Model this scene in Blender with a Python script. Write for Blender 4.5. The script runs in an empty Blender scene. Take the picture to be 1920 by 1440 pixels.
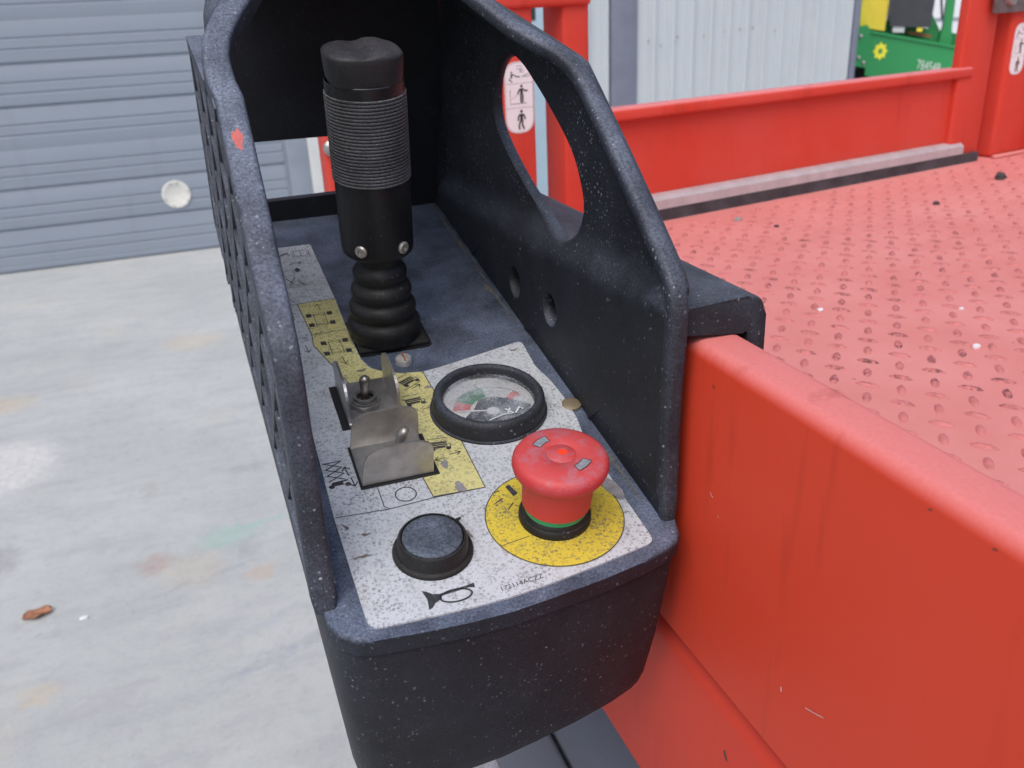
import bpy, bmesh, math, random
from mathutils import Vector, Matrix
from mathutils.geometry import delaunay_2d_cdt
random.seed(7)
R = math.radians
S = bpy.context.scene
COL = S.collection
H = 1.05                                   # height of the stop button's plate above the concrete
TILT = 0.2042                              # the control box leans back towards the operator

# ------------------------------------------------------------------ camera, sky, sun, exposure
cam = bpy.data.cameras.new('camera'); cam_o = bpy.data.objects.new('camera', cam); COL.objects.link(cam_o)
rgt = Vector((0.940738, -0.336232, -0.044274)); dwn = Vector((-0.171626, -0.359406, -0.917263)); fwd = Vector((0.292501, 0.870503, -0.395813))
mw = Matrix((rgt, -dwn, -fwd)).transposed().to_4x4()
mw.translation = Vector((-0.11955, -0.30711, H + 0.20451))
cam_o.matrix_world = mw
cam.sensor_width = 36; cam.lens = 31.384; cam.clip_start = 0.01; cam.clip_end = 300
cam.dof.use_dof = True; cam.dof.focus_distance = 0.40; cam.dof.aperture_fstop = 20
S.camera = cam_o

SUN_EL, SUN_AZ = R(56), R(215)             # azimuth the light comes from, clockwise from +Y
w = bpy.data.worlds.new('World'); S.world = w; w.use_nodes = True
wn = w.node_tree; wn.nodes.clear()
sky = wn.nodes.new('ShaderNodeTexSky'); sky.sky_type = 'NISHITA'; sky.sun_disc = False
sky.sun_elevation = SUN_EL; sky.sun_rotation = SUN_AZ
sky.air_density = 1.0; sky.dust_density = 3.6; sky.ozone_density = 0.6
bg = wn.nodes.new('ShaderNodeBackground'); bg.inputs['Strength'].default_value = 0.12
wo = wn.nodes.new('ShaderNodeOutputWorld')
wn.links.new(sky.outputs[0], bg.inputs[0]); wn.links.new(bg.outputs[0], wo.inputs[0])
sl = bpy.data.lights.new('sun', 'SUN'); sl.energy = 1.0; sl.angle = R(50); sl.color = (1.0, 0.95, 0.89)
so = bpy.data.objects.new('sun', sl); COL.objects.link(so)
sd = Vector((math.sin(SUN_AZ) * math.cos(SUN_EL), math.cos(SUN_AZ) * math.cos(SUN_EL), math.sin(SUN_EL)))
so.rotation_euler = sd.to_track_quat('Z', 'Y').to_euler()
vs = S.view_settings; vs.view_transform = 'Standard'; vs.look = 'None'; vs.gamma = 1.0; vs.use_curve_mapping = False
vs.exposure = 0.50
S.render.engine = 'CYCLES'

# ------------------------------------------------------------------ materials
def newmat(name):
    m = bpy.data.materials.new(name); m.use_nodes = True
    nt = m.node_tree; b = nt.nodes['Principled BSDF']
    return m, nt, b
def nd(nt, t, ins=None, **kw):
    n = nt.nodes.new(t)
    for k, v in kw.items(): setattr(n, k, v)
    for k, v in (ins or {}).items():
        if isinstance(v, bpy.types.NodeSocket): nt.links.new(v, n.inputs[k])
        else: n.inputs[k].default_value = v
    return n
def mth(nt, op, a, b=0.0, clamp=False):
    return nd(nt, 'ShaderNodeMath', {0: a, 1: b}, operation=op, use_clamp=clamp).outputs[0]
def mix(nt, f, a, b):
    n = nd(nt, 'ShaderNodeMix', data_type='RGBA')
    for i, v in ((0, f), (6, a), (7, b)):
        if isinstance(v, bpy.types.NodeSocket): nt.links.new(v, n.inputs[i])
        else: n.inputs[i].default_value = (*v, 1) if (i > 0 and len(v) == 3) else v
    return n.outputs[2]
def rng(nt, v, a, b, c=0.0, d=1.0):
    return nd(nt, 'ShaderNodeMapRange', {0: v, 1: a, 2: b, 3: c, 4: d}).outputs[0]
def noise(nt, co, sc, det=3.0, rough=0.5, dist=0.0):
    return nd(nt, 'ShaderNodeTexNoise', {'Vector': co, 'Scale': sc, 'Detail': det, 'Roughness': rough, 'Distortion': dist}).outputs[0]
def coord(nt, which='Object'):
    return nd(nt, 'ShaderNodeTexCoord').outputs[which]
def spots(nt, co, sc, rmax, power=2.0, soft=0.06):
    """irregular round spots: one per cell, of uneven size"""
    wv = nd(nt, 'ShaderNodeTexNoise', {'Vector': co, 'Scale': sc * 1.7, 'Detail': 1.0}).outputs[1]
    off = nd(nt, 'ShaderNodeVectorMath', {0: wv, 1: (0.5, 0.5, 0.5)}, operation='SUBTRACT').outputs[0]
    off = nd(nt, 'ShaderNodeVectorMath', {0: off, 'Scale': 0.55 / sc}, operation='SCALE').outputs[0]
    c2 = nd(nt, 'ShaderNodeVectorMath', {0: co, 1: off}, operation='ADD').outputs[0]
    v = nd(nt, 'ShaderNodeTexVoronoi', {'Vector': c2, 'Scale': sc})
    sc_ = nd(nt, 'ShaderNodeSeparateColor', {0: v.outputs['Color']}); rnd = sc_.outputs[0]
    r = mth(nt, 'MULTIPLY', mth(nt, 'POWER', rnd, power), rmax)
    return mth(nt, 'MULTIPLY', rng(nt, mth(nt, 'SUBTRACT', r, v.outputs['Distance']), 0.0, soft), rng(nt, sc_.outputs[1], 0.0, 1.0, 0.3, 1.0))
def bump(nt, b, h, strength, dist=0.001):
    n = nd(nt, 'ShaderNodeBump', {'Height': h, 'Strength': strength, 'Distance': dist})
    nt.links.new(n.outputs[0], b.inputs['Normal'])
def setb(b, **kw):
    names = dict(rough='Roughness', metal='Metallic', spec='Specular IOR Level', coat='Coat Weight', coatr='Coat Roughness')
    for k, v in kw.items(): b.inputs[names[k]].default_value = v
MATS = {}
def simple(name, col, rough=0.5, metal=0.0, spec=0.5, vary=0.15, sc=40.0, bmp=0.0):
    if name in MATS: return MATS[name]
    m, nt, b = newmat(name); co = coord(nt)
    f = rng(nt, noise(nt, co, sc, 4.0, 0.6), 0.3, 0.7)
    c = mix(nt, f, tuple(x * (1 - vary) for x in col), tuple(min(1, x * (1 + vary)) for x in col))
    nt.links.new(c, b.inputs['Base Color']); setb(b, rough=rough, metal=metal, spec=spec)
    if bmp: bump(nt, b, noise(nt, co, sc * 6, 3.0), bmp)
    MATS[name] = m; return m
def plastic(name, base=(0.0075, 0.008, 0.011), dust=(0.15, 0.175, 0.235), film=0.075, up=0.42, speck=0.6, rough=0.55, grain=0.25):
    """weathered black moulded plastic: a grey film of dust, heavier where faces look up, and pale spatter"""
    m, nt, b = newmat(name); co = coord(nt)
    nz = nd(nt, 'ShaderNodeSeparateXYZ', {0: nd(nt, 'ShaderNodeNewGeometry').outputs['Normal']}).outputs[2]
    upf = mth(nt, 'MULTIPLY', rng(nt, nz, 0.05, 0.90), up)
    n1 = rng(nt, noise(nt, co, 35, 4.0, 0.6), 0.3, 0.75, 0.35, 1.3)
    n2 = rng(nt, noise(nt, co, 900, 3.0, 0.6), 0.35, 0.65, 0.55, 1.35)
    f = mth(nt, 'MULTIPLY', mth(nt, 'MULTIPLY', mth(nt, 'ADD', upf, film), n1), n2, True)
    c = mix(nt, f, base, dust)
    dens = rng(nt, noise(nt, co, 26, 4.0, 0.65), 0.42, 0.64)
    sp = mth(nt, 'MULTIPLY', mth(nt, 'MAXIMUM', spots(nt, co, 560, 0.42, 3.2, 0.14), spots(nt, co, 260, 0.24, 7.0, 0.08)), mth(nt, 'MULTIPLY', mth(nt, 'ADD', dens, 0.22), speck), True)
    fine = mth(nt, 'MULTIPLY', rng(nt, noise(nt, co, 1500, 2.0, 0.5), 0.60, 0.70), mth(nt, 'MULTIPLY', dens, speck * 0.55), True)
    c = mix(nt, fine, c, (0.17, 0.19, 0.23))
    c = mix(nt, sp, c, (0.33, 0.36, 0.41))
    nt.links.new(c, b.inputs['Base Color']); setb(b, rough=rough, spec=0.28)
    bump(nt, b, noise(nt, co, 1600, 2.0), grain, 0.0004)
    MATS[name] = m; return m
def decal(name, col, dirt=(0.10, 0.103, 0.115), amount=0.78, rough=0.5):
    """printed plate: dark spatter and brown grime over the print"""
    m, nt, b = newmat(name); co = coord(nt)
    g = mth(nt, 'MAXIMUM', rng(nt, noise(nt, co, 55, 6.0, 0.7), 0.50, 0.74, 0.0, 0.6), rng(nt, noise(nt, co, 130, 6.0, 0.75), 0.60, 0.72, 0.0, 0.6))
    c = mix(nt, g, col, (col[0] * 0.55 + 0.02, col[1] * 0.53 + 0.02, col[2] * 0.5 + 0.02))
    dens = rng(nt, noise(nt, co, 40, 3.0, 0.6), 0.30, 0.62, 0.35, 1.0)
    s1 = mth(nt, 'MAXIMUM', spots(nt, co, 980, 0.85, 1.0, 0.25), spots(nt, co, 560, 0.62, 1.7, 0.18))
    s1 = mth(nt, 'MAXIMUM', s1, spots(nt, co, 190, 0.28, 5.0, 0.12))
    f = mth(nt, 'MULTIPLY', mth(nt, 'MULTIPLY', s1, dens), amount, True)
    c = mix(nt, f, c, dirt)
    nt.links.new(c, b.inputs['Base Color']); setb(b, rough=rough, spec=0.35)
    MATS[name] = m; return m
def paint(name, col, rough=0.42, chalk=0.0, up=0.0, chalk_sheen_col=(0.80, 0.42, 0.42), spec=0.5, dirt=0.10, sc=1.0):
    m, nt, b = newmat(name); co = coord(nt)
    n1 = noise(nt, co, 9 * sc, 5.0, 0.6); n2 = noise(nt, co, 700, 2.0, 0.6)
    nz = nd(nt, 'ShaderNodeSeparateXYZ', {0: nd(nt, 'ShaderNodeNewGeometry').outputs['Normal']}).outputs[2]
    f = mth(nt, 'ADD', rng(nt, n1, 0.3, 0.7, 0.0, chalk), mth(nt, 'MULTIPLY', rng(nt, nz, 0.2, 0.95), up))  # upward faces paler: chalky dust, with sky sheen painted into the colour too
    f = mth(nt, 'MULTIPLY', f, rng(nt, n2, 0.2, 0.8, 0.85, 1.15), True)
    c = mix(nt, f, col, chalk_sheen_col)
    st = nd(nt, 'ShaderNodeMapping', {'Vector': co, 'Scale': (1.0, 1.0, 0.12)}).outputs[0]
    d = rng(nt, noise(nt, st, 30 * sc, 4.0, 0.7), 0.56, 0.80, 0.0, dirt * 3)
    c = mix(nt, d, c, tuple(x * 0.45 + 0.01 for x in col))
    sp = mth(nt, 'MULTIPLY', spots(nt, co, 60, 0.09, 5.0, 0.02), 0.8)
    c = mix(nt, sp, c, (0.12, 0.07, 0.06))
    nt.links.new(c, b.inputs['Base Color']); setb(b, spec=spec)
    nt.links.new(rng(nt, n1, 0.3, 0.7, rough - 0.06, rough + 0.10), b.inputs['Roughness'])
    bump(nt, b, noise(nt, co, 260, 2.0), 0.10, 0.0005)
    MATS[name] = m; return m

PLA = plastic('black_plastic')
PLA_IN = plastic('black_plastic_clean', film=0.05, up=0.10, speck=0.10)
PLA_BAR = plastic('grey_dusty_plastic', film=0.20, up=0.55, speck=1.0, dust=(0.20, 0.235, 0.32))
PLA_LID = plastic('dusty_lid_plastic', film=0.08, up=0.58, speck=0.8, dust=(0.17, 0.215, 0.32))
RUB = plastic('black_rubber', base=(0.010, 0.010, 0.011), film=0.04, up=0.16, speck=0.22, rough=0.42, dust=(0.13, 0.13, 0.13))
GRIP = plastic('joystick_plastic', base=(0.008, 0.008, 0.009), film=0.02, up=0.14, speck=0.10, rough=0.36, grain=0.1)
RIB = plastic('ribbed_sleeve_plastic', base=(0.012, 0.012, 0.013), dust=(0.22, 0.23, 0.25), film=0.30, up=0.4, speck=0.25)
WHT = decal('white_printed_plate', (0.52, 0.565, 0.625))
YPL = decal('pale_yellow_print', (0.62, 0.59, 0.27))
YRG = decal('strong_yellow_print', (0.64, 0.52, 0.06), amount=0.9)
INK = decal('black_print', (0.035, 0.037, 0.045), dirt=(0.2, 0.2, 0.2), amount=0.4)
RED = paint('red_paint', (0.60, 0.048, 0.018), up=0.66, chalk=0.05, chalk_sheen_col=(0.76, 0.28, 0.28), spec=0.22, dirt=0.24, rough=0.5)
REDB = paint('red_paint_far', (0.60, 0.048, 0.026), up=0.70, chalk=0.10, chalk_sheen_col=(0.76, 0.29, 0.30), rough=0.5, spec=0.25, dirt=0.14)
DECK = paint('worn_pink_deck_paint', (0.64, 0.215, 0.20), chalk=0.7, up=0.0, chalk_sheen_col=(0.73, 0.30, 0.285), rough=0.62, dirt=0.03, spec=0.3)
STL = simple('stainless_steel', (0.48, 0.48, 0.48), 0.34, 0.8, vary=0.25, sc=90)
STW = simple('stained_steel', (0.44, 0.42, 0.39), 0.40, 0.75, vary=0.22, sc=110)
ZNC = simple('zinc', (0.36, 0.35, 0.34), 0.38, 0.8, vary=0.3, sc=200)
RUST = simple('rust', (0.30, 0.11, 0.04), 0.85, vary=0.4, sc=600)

# ------------------------------------------------------------------ mesh helpers (all sizes in millimetres)
MM = 0.001
def link(name, me, mat, parent=None, smooth=None):
    o = bpy.data.objects.new(name, me); COL.objects.link(o)
    if mat: me.materials.append(mat)
    if parent: o.parent = parent
    if smooth is not None:
        for p in me.polygons: p.use_smooth = True
        me.set_sharp_from_angle(angle=R(smooth))
    return o
def from_bm(name, bm, mat, parent=None, smooth=None, norm=True):
    if norm: bmesh.ops.recalc_face_normals(bm, faces=bm.faces)
    me = bpy.data.meshes.new(name); bm.to_mesh(me); bm.free()
    return link(name, me, mat, parent, smooth)
def raw(name, vs, fs, mat, parent=None, smooth=None, norm=True):
    bm = bmesh.new()
    v = [bm.verts.new((a * MM, b * MM, c * MM)) for a, b, c in vs]
    for f in fs:
        try: bm.faces.new([v[i] for i in f])
        except ValueError: pass
    return from_bm(name, bm, mat, parent, smooth, norm)
def bm_box(bm, x0, x1, y0, y1, z0, z1, T=None):
    T = T or (lambda p: p)
    v = [bm.verts.new(Vector(T((x, y, z))) * MM) for z in (z0, z1) for y in (y0, y1) for x in (x0, x1)]
    fs = [(0, 2, 3, 1), (4, 5, 7, 6), (0, 1, 5, 4), (2, 6, 7, 3), (0, 4, 6, 2), (1, 3, 7, 5)]
    return [bm.faces.new([v[i] for i in f]) for f in fs]
def box(name, x0, x1, y0, y1, z0, z1, mat, parent, r=0.0, seg=2, T=None, smooth=35):
    bm = bmesh.new(); bm_box(bm, x0, x1, y0, y1, z0, z1, T)
    if r: bmesh.ops.bevel(bm, geom=list(bm.edges), offset=r * MM, segments=seg, profile=0.5, affect='EDGES')
    return from_bm(name, bm, mat, parent, smooth if r else None)
def lathe(name, prof, c, mat, parent, n=48, smooth=40, T=None, cap=True):
    """prof: (radius, z) from the bottom up; axis +z through c"""
    T = T or (lambda p: p)
    vs, fs = [], []
    for r, z in prof:
        for k in range(n):
            a = 2 * math.pi * k / n
            vs.append(T((c[0] + r * math.cos(a), c[1] + r * math.sin(a), c[2] + z)))
    for i in range(len(prof) - 1):
        for k in range(n):
            k2 = (k + 1) % n
            fs.append((i * n + k, i * n + k2, (i + 1) * n + k2, (i + 1) * n + k))
    if cap:
        fs.append(tuple(range(n))); fs.append(tuple((len(prof) - 1) * n + k for k in range(n)))
    return raw(name, vs, fs, mat, parent, smooth)
def prism(name, poly, z0, z1, mat, parent, r=0.0, T=None, smooth=35, seg=2):
    T = T or (lambda p: p)
    n = len(poly)
    bm = bmesh.new()
    lo = [bm.verts.new(Vector(T((x, y, z0))) * MM) for x, y in poly]
    hi = [bm.verts.new(Vector(T((x, y, z1))) * MM) for x, y in poly]
    bm.faces.new(lo[::-1]); top = bm.faces.new(hi)
    for i in range(n):
        j = (i + 1) % n; bm.faces.new((lo[i], lo[j], hi[j], hi[i]))
    if r: bmesh.ops.bevel(bm, geom=list(top.edges), offset=r * MM, segments=seg, profile=0.5, affect='EDGES')
    return from_bm(name, bm, mat, parent, smooth)
def rounded(poly, r, seg=5):
    """round each corner of a polygon; r a number or a list"""
    out = []; n = len(poly)
    for i in range(n):
        rr = r[i] if isinstance(r, (list, tuple)) else r
        p = Vector(poly[i]); a = Vector(poly[i - 1]) - p; b = Vector(poly[(i + 1) % n]) - p
        rr = min(rr, a.length * 0.48, b.length * 0.48)
        if rr <= 0: out.append(tuple(p)); continue
        a = p + a.normalized() * rr; b = p + b.normalized() * rr
        for k in range(seg + 1):
            t = k / seg
            q = a * (1 - t) ** 2 + p * 2 * t * (1 - t) + b * t * t
            out.append((q.x, q.y))
    return out
def circ(cx, cy, r, n=40, a0=0, a1=2 * math.pi):
    full = abs(a1 - a0 - 2 * math.pi) < 1e-6
    m = n if full else n + 1
    return [(cx + r * math.cos(a0 + (a1 - a0) * k / n), cy + r * math.sin(a0 + (a1 - a0) * k / n)) for k in range(m)]
def crom(pts, k=6, closed=True):
    out = []; n = len(pts)
    for i in range(n if closed else n - 1):
        if closed: p0, p1, p2, p3 = (Vector(pts[(i + j) % n]) for j in (-1, 0, 1, 2))
        else: p0, p1, p2, p3 = (Vector(pts[min(max(i + j, 0), n - 1)]) for j in (-1, 0, 1, 2))
        for s in range(k):
            t = s / k
            out.append(tuple(0.5 * (2 * p1 + (p2 - p0) * t + (2 * p0 - 5 * p1 + 4 * p2 - p3) * t * t + (3 * p1 - p0 - 3 * p2 + p3) * t ** 3)))
    if not closed: out.append(tuple(pts[-1]))
    return out
class Ink:
    """flat print: ribbons and patches, a hair above the plate; T maps (x, y, z) in mm to the parent's space"""
    def __init__(s, z, T=None): s.bm = bmesh.new(); s.z = z; s.T = T or (lambda p: p)
    def v(s, p): return s.bm.verts.new(Vector(s.T((p[0], p[1], s.z))) * MM)
    def poly(s, pts): s.bm.faces.new([s.v(p) for p in pts]); return s
    def line(s, pts, w=0.35, closed=False):
        pts = [Vector(p) for p in pts]; n = len(pts); L = []
        for i in range(n):
            a = pts[i - 1] if (i or closed) else pts[i]; b = pts[(i + 1) % n] if (i < n - 1 or closed) else pts[i]
            d = (b - a).normalized(); nn = Vector((-d.y, d.x)) * w * 0.5
            L.append((s.v(pts[i] + nn), s.v(pts[i] - nn)))
        for i in range(n if closed else n - 1):
            j = (i + 1) % n; s.bm.faces.new((L[i][0], L[i][1], L[j][1], L[j][0]))
        return s
    def arrow(s, x, y, dx, dy, w=0.45, hd=2.6):
        a = Vector((x, y)); d = Vector((dx, dy)); b = a + d; u = d.normalized(); nn = Vector((-u.y, u.x))
        s.line([a, b], w); s.line([b - u * hd + nn * hd * 0.75, b], w); s.line([b - u * hd - nn * hd * 0.75, b], w); return s
    def rect(s, x0, x1, y0, y1): return s.poly([(x0, y0), (x1, y0), (x1, y1), (x0, y1)])
    def build(s, name, mat, parent): return from_bm(name, s.bm, mat, parent, norm=False)
def text_mesh(name, txt, size, T, mat, parent):
    cu = bpy.data.curves.new(name + '_curve', 'FONT'); cu.body = txt; cu.size = size; cu.resolution_u = 3
    to = bpy.data.objects.new(name + '_tmp', cu); COL.objects.link(to)
    bpy.context.view_layer.update()
    me = bpy.data.meshes.new_from_object(to.evaluated_get(bpy.context.evaluated_depsgraph_get()))
    bpy.data.objects.remove(to)
    for v in me.vertices: v.co = Vector(T((v.co.x, v.co.y, 0))) * MM
    me.materials.clear(); me.name = name
    return link(name, me, mat, parent)
def thing(name, label, cat, loc=(0, 0, 0), rot=(0, 0, 0), group=None):
    o = bpy.data.objects.new(name, None); COL.objects.link(o); o.empty_display_size = 0.05
    o.location = loc; o.rotation_euler = rot; o['label'] = label; o['category'] = cat
    if group: o['group'] = group
    return o
def tag(o, label, cat, group=None, kind=None):
    if label: o['label'] = label
    if cat: o['category'] = cat
    if group: o['group'] = group
    if kind: o['kind'] = kind
    return o
def sheet2d(name, outer, holes, fin, fout, mat, parent, mp, step=5.0, rings=(1.2, 3.0, 6.0), smooth=50):
    """thick moulded panel: a 2-D outline with holes; fin/fout give the two faces' height over the plane,
    mp maps (u, v, h) to 3-D"""
    loops = [outer] + holes
    pts, edges = [], []
    for L in loops:
        b = len(pts); pts += [Vector(p) for p in L]; edges += [(b + i, b + (i + 1) % len(L)) for i in range(len(L))]
    nb = len(pts)
    segs = [(pts[a], pts[b]) for a, b in edges]
    def dist(p):
        m = 1e9
        for a, b in segs:
            ab = b - a; t = max(0, min(1, (p - a).dot(ab) / max(1e-9, ab.length_squared))); m = min(m, (a + ab * t - p).length)
        return m
    def inside(p):
        c = False
        for a, b in segs:
            if (a.y > p.y) != (b.y > p.y) and p.x < (b.x - a.x) * (p.y - a.y) / (b.y - a.y) + a.x: c = not c
        return c
    us = [p.x for p in pts]; vv = [p.y for p in pts]
    extra = []
    for L in loops:
        n = len(L)
        for i in range(n):
            a = Vector(L[i - 1]); b = Vector(L[i]); c = Vector(L[(i + 1) % n]); d = (c - a).normalized()
            for r in rings:
                for s in (-1, 1):
                    q = b + Vector((-d.y, d.x)) * r * s
                    if inside(q) and dist(q) > r * 0.9: extra.append(q)
    u = min(us)
    while u < max(us):
        v = min(vv)
        while v < max(vv):
            q = Vector((u + random.uniform(-.5, .5), v + random.uniform(-.5, .5)))
            if inside(q) and dist(q) > min(rings[-1], 16) * 1.15: extra.append(q)
            v += step
        u += step
    R_ = delaunay_2d_cdt(pts + extra, edges, [], 0, 1e-4)
    V, F = R_[0], R_[2]
    D = [dist(Vector(p)) for p in V]
    F = [f for f in F if inside(sum((Vector(V[i]) for i in f), Vector((0, 0))) / len(f))]
    n = len(V)
    vs = [mp(p[0], p[1], fin(p[0], p[1], d)) for p, d in zip(V, D)] + [mp(p[0], p[1], fout(p[0], p[1], d)) for p, d in zip(V, D)]
    fs = [tuple(f) for f in F] + [tuple(i + n for i in reversed(f)) for f in F]
    cnt = {}
    for f in F:
        for i in range(len(f)):
            a, b = f[i], f[(i + 1) % len(f)]; cnt[(a, b)] = 1
    for (a, b) in list(cnt):
        if (b, a) not in cnt: fs.append((b, a, a + n, b + n))
    return raw(name, vs, fs, mat, parent, smooth)

# ================================================================== SETTING: concrete yard
def concrete():
    m, nt, b = newmat('stained_concrete'); co = coord(nt)
    n1 = noise(nt, co, 1.3, 6.0, 0.6); n2 = noise(nt, co, 7.0, 6.0, 0.65); n3 = noise(nt, co, 90, 4.0, 0.6)
    c = mix(nt, rng(nt, n1, 0.3, 0.7), (0.39, 0.42, 0.42), (0.53, 0.555, 0.56))
    c = mix(nt, rng(nt, n2, 0.45, 0.75, 0.0, 0.5), c, (0.40, 0.42, 0.44))
    st = nd(nt, 'ShaderNodeMapping', {'Vector': co, 'Scale': (1.0, 3.2, 1.0), 'Rotation': (0, 0, R(18))}).outputs[0]
    c = mix(nt, rng(nt, noise(nt, st, 4.0, 7.0, 0.7), 0.48, 0.74, 0.0, 0.6), c, (0.33, 0.345, 0.38))
    c = mix(nt, rng(nt, noise(nt, co, 2.6, 3.0, 0.6, 0.5), 0.60, 0.78, 0.0, 0.30), c, (0.58, 0.50, 0.38))
    c = mix(nt, rng(nt, n3, 0.4, 0.7, 0.0, 0.22), c, (0.58, 0.60, 0.585))
    c = mix(nt, mth(nt, 'MULTIPLY', spots(nt, co, 16, 0.16, 5.0, 0.06), 0.6), c, (0.22, 0.22, 0.25))
    c = mix(nt, mth(nt, 'MULTIPLY', spots(nt, co, 11, 0.08, 4.0, 0.04), 0.8), c, (0.75, 0.76, 0.78))
    c = mix(nt, rng(nt, noise(nt, co, 420, 3.0, 0.7), 0.52, 0.74, 0.0, 0.5), c, (0.27, 0.28, 0.28))
    c = mix(nt, mth(nt, 'MULTIPLY', spots(nt, co, 70, 0.22, 4.0, 0.08), 0.55), c, (0.20, 0.20, 0.21))
    c = mix(nt, rng(nt, noise(nt, co, 26, 8.0, 0.78), 0.50, 0.68, 0.0, 0.42), c, (0.31, 0.325, 0.345))
    warp = nd(nt, 'ShaderNodeTexNoise', {'Vector': co, 'Scale': 14.0, 'Detail': 8.0, 'Roughness': 0.75}).outputs[1]
    wv = nd(nt, 'ShaderNodeVectorMath', {0: warp, 1: (0.5, 0.5, 0.5)}, operation='SUBTRACT').outputs[0]
    wv = nd(nt, 'ShaderNodeVectorMath', {0: wv, 'Scale': 0.16}, operation='SCALE').outputs[0]
    cw = nd(nt, 'ShaderNodeVectorMath', {0: co, 1: wv}, operation='ADD').outputs[0]
    for (x, y, rx, ry, rot, col, amt) in STAINS:
        p = nd(nt, 'ShaderNodeVectorMath', {0: cw, 1: (x, y, 0)}, operation='SUBTRACT').outputs[0]
        p = nd(nt, 'ShaderNodeVectorRotate', {'Vector': p, 'Angle': -rot}, rotation_type='Z_AXIS').outputs[0]
        p = nd(nt, 'ShaderNodeVectorMath', {0: p, 1: (1 / rx, 1 / ry, 0)}, operation='MULTIPLY').outputs[0]
        d = nd(nt, 'ShaderNodeVectorMath', {0: p}, operation='LENGTH').outputs['Value']
        f = mth(nt, 'MULTIPLY', rng(nt, d, 1.15, 0.70), rng(nt, noise(nt, co, 45, 6.0, 0.75), 0.35, 0.62, 0.12 * amt, amt * 0.78))
        c = mix(nt, f, c, col)
    nt.links.new(c, b.inputs['Base Color']); setb(b, rough=0.7, spec=0.3)
    bump(nt, b, n3, 0.15, 0.002)
    return m
STAINS = [(-0.20, 1.83, 0.085, 0.055, 0.3, (0.20, 0.48, 0.38), 0.55), (-0.10, 1.86, 0.11, 0.012, 0.2, (0.25, 0.5, 0.42), 0.6),
          (-0.15, 1.76, 0.035, 0.055, 0.0, (0.28, 0.28, 0.33), 0.5), (-0.38, 1.77, 0.05, 0.045, 0.5, (0.42, 0.22, 0.17), 0.6),
          (-0.14, 1.62, 0.035, 0.035, 0, (0.55, 0.36, 0.24), 0.6), (-0.78, 1.93, 0.07, 0.09, -0.3, (0.23, 0.22, 0.24), 0.65),
          (-0.85, 2.5, 0.18, 0.20, 0.0, (0.72, 0.70, 0.71), 0.85), (-1.0, 3.05, 0.20, 0.10, 0, (0.58, 0.42, 0.22), 0.6),
          (-0.25, 3.45, 0.13, 0.10, 0, (0.60, 0.47, 0.30), 0.5), (-0.10, 1.31, 0.16, 0.022, 0.28, (0.30, 0.31, 0.38), 0.8),
          (-0.12, 1.43, 0.10, 0.016, 0.35, (0.36, 0.37, 0.45), 0.6), (-0.26, 1.66, 0.14, 0.012, 0.30, (0.28, 0.30, 0.34), 0.7),
          (-0.60, 1.36, 0.04, 0.035, 0, (0.55, 0.42, 0.25), 0.5), (-0.48, 1.30, 0.10, 0.03, 0.2, (0.36, 0.35, 0.38), 0.6),
          (-0.30, 1.70, 0.08, 0.07, 0, (0.58, 0.48, 0.36), 0.5), (-0.12, 2.2, 0.06, 0.035, 0.4, (0.27, 0.27, 0.30), 0.55),
          (-0.40, 2.18, 0.03, 0.05, 0.0, (0.34, 0.30, 0.29), 0.5), (-0.15, 2.85, 0.10, 0.03, 0.1, (0.33, 0.34, 0.36), 0.5)]
gm = bpy.data.meshes.new('concrete_yard')
gm.from_pydata([(-40, -30, 0), (40, -30, 0), (40, 60, 0), (-40, 60, 0)], [], [(0, 1, 2, 3)])
g = link('concrete_yard', gm, concrete()); g['kind'] = 'structure'; g['label'] = 'pale stained concrete yard'

# ================================================================== BUILDING behind
BLD = thing('warehouse', 'grey clad warehouse with a blue-grey sectional overhead door', 'building', (-0.6776, 5.0822, 0), (0, 0, R(0.7)))
DOORM = paint('blue_grey_door_paint', (0.235, 0.275, 0.335), chalk=0.2, chalk_sheen_col=(0.29, 0.335, 0.40), rough=0.5, dirt=0.06, sc=0.3)
CLAD = paint('pale_grey_cladding', (0.49, 0.535, 0.575), chalk=0.25, chalk_sheen_col=(0.57, 0.605, 0.63), rough=0.5, dirt=0.05, sc=0.5)
SLATE = simple('slate_trim_paint', (0.19, 0.205, 0.27), 0.55, vary=0.08, sc=10)
WTRIM = simple('white_trim_paint', (0.62, 0.64, 0.64), 0.5, vary=0.05, sc=6)
JAMB = simple('grey_jamb_paint', (0.27, 0.31, 0.37), 0.55, vary=0.08, sc=8)
PBLUE = simple('pale_blue_door_paint', (0.40, 0.53, 0.62), 0.5, vary=0.05, sc=6)
def extrude_profile(name, prof, x0, x1, mat, parent, smooth=30):
    n = len(prof); vs = [(x0, y, z) for y, z in prof] + [(x1, y, z) for y, z in prof]
    fs = [(i, i + 1, n + i + 1, n + i) for i in range(n - 1)]
    return raw(name, vs, fs, mat, parent, smooth, norm=False)
thin = [87, 139, 293, 346, 505, 557, 640]; deep = [232, 438]
T_all = []
for k in range(0, 7):
    for t in thin + deep:
        z = t + 625 * k
        T_all.append((z, t in deep, t == 640))
T_all.sort()
doorp = raw('overhead_door', [(-6000, 60, 0), (1065, 60, 0), (1065, 60, 4100), (-6000, 60, 4100)], [(0, 1, 2, 3)], JAMB, BLD)
zb = 34.0; cuts = [34.0] + [438 + 625 * k for k in range(0, 6)]
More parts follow.
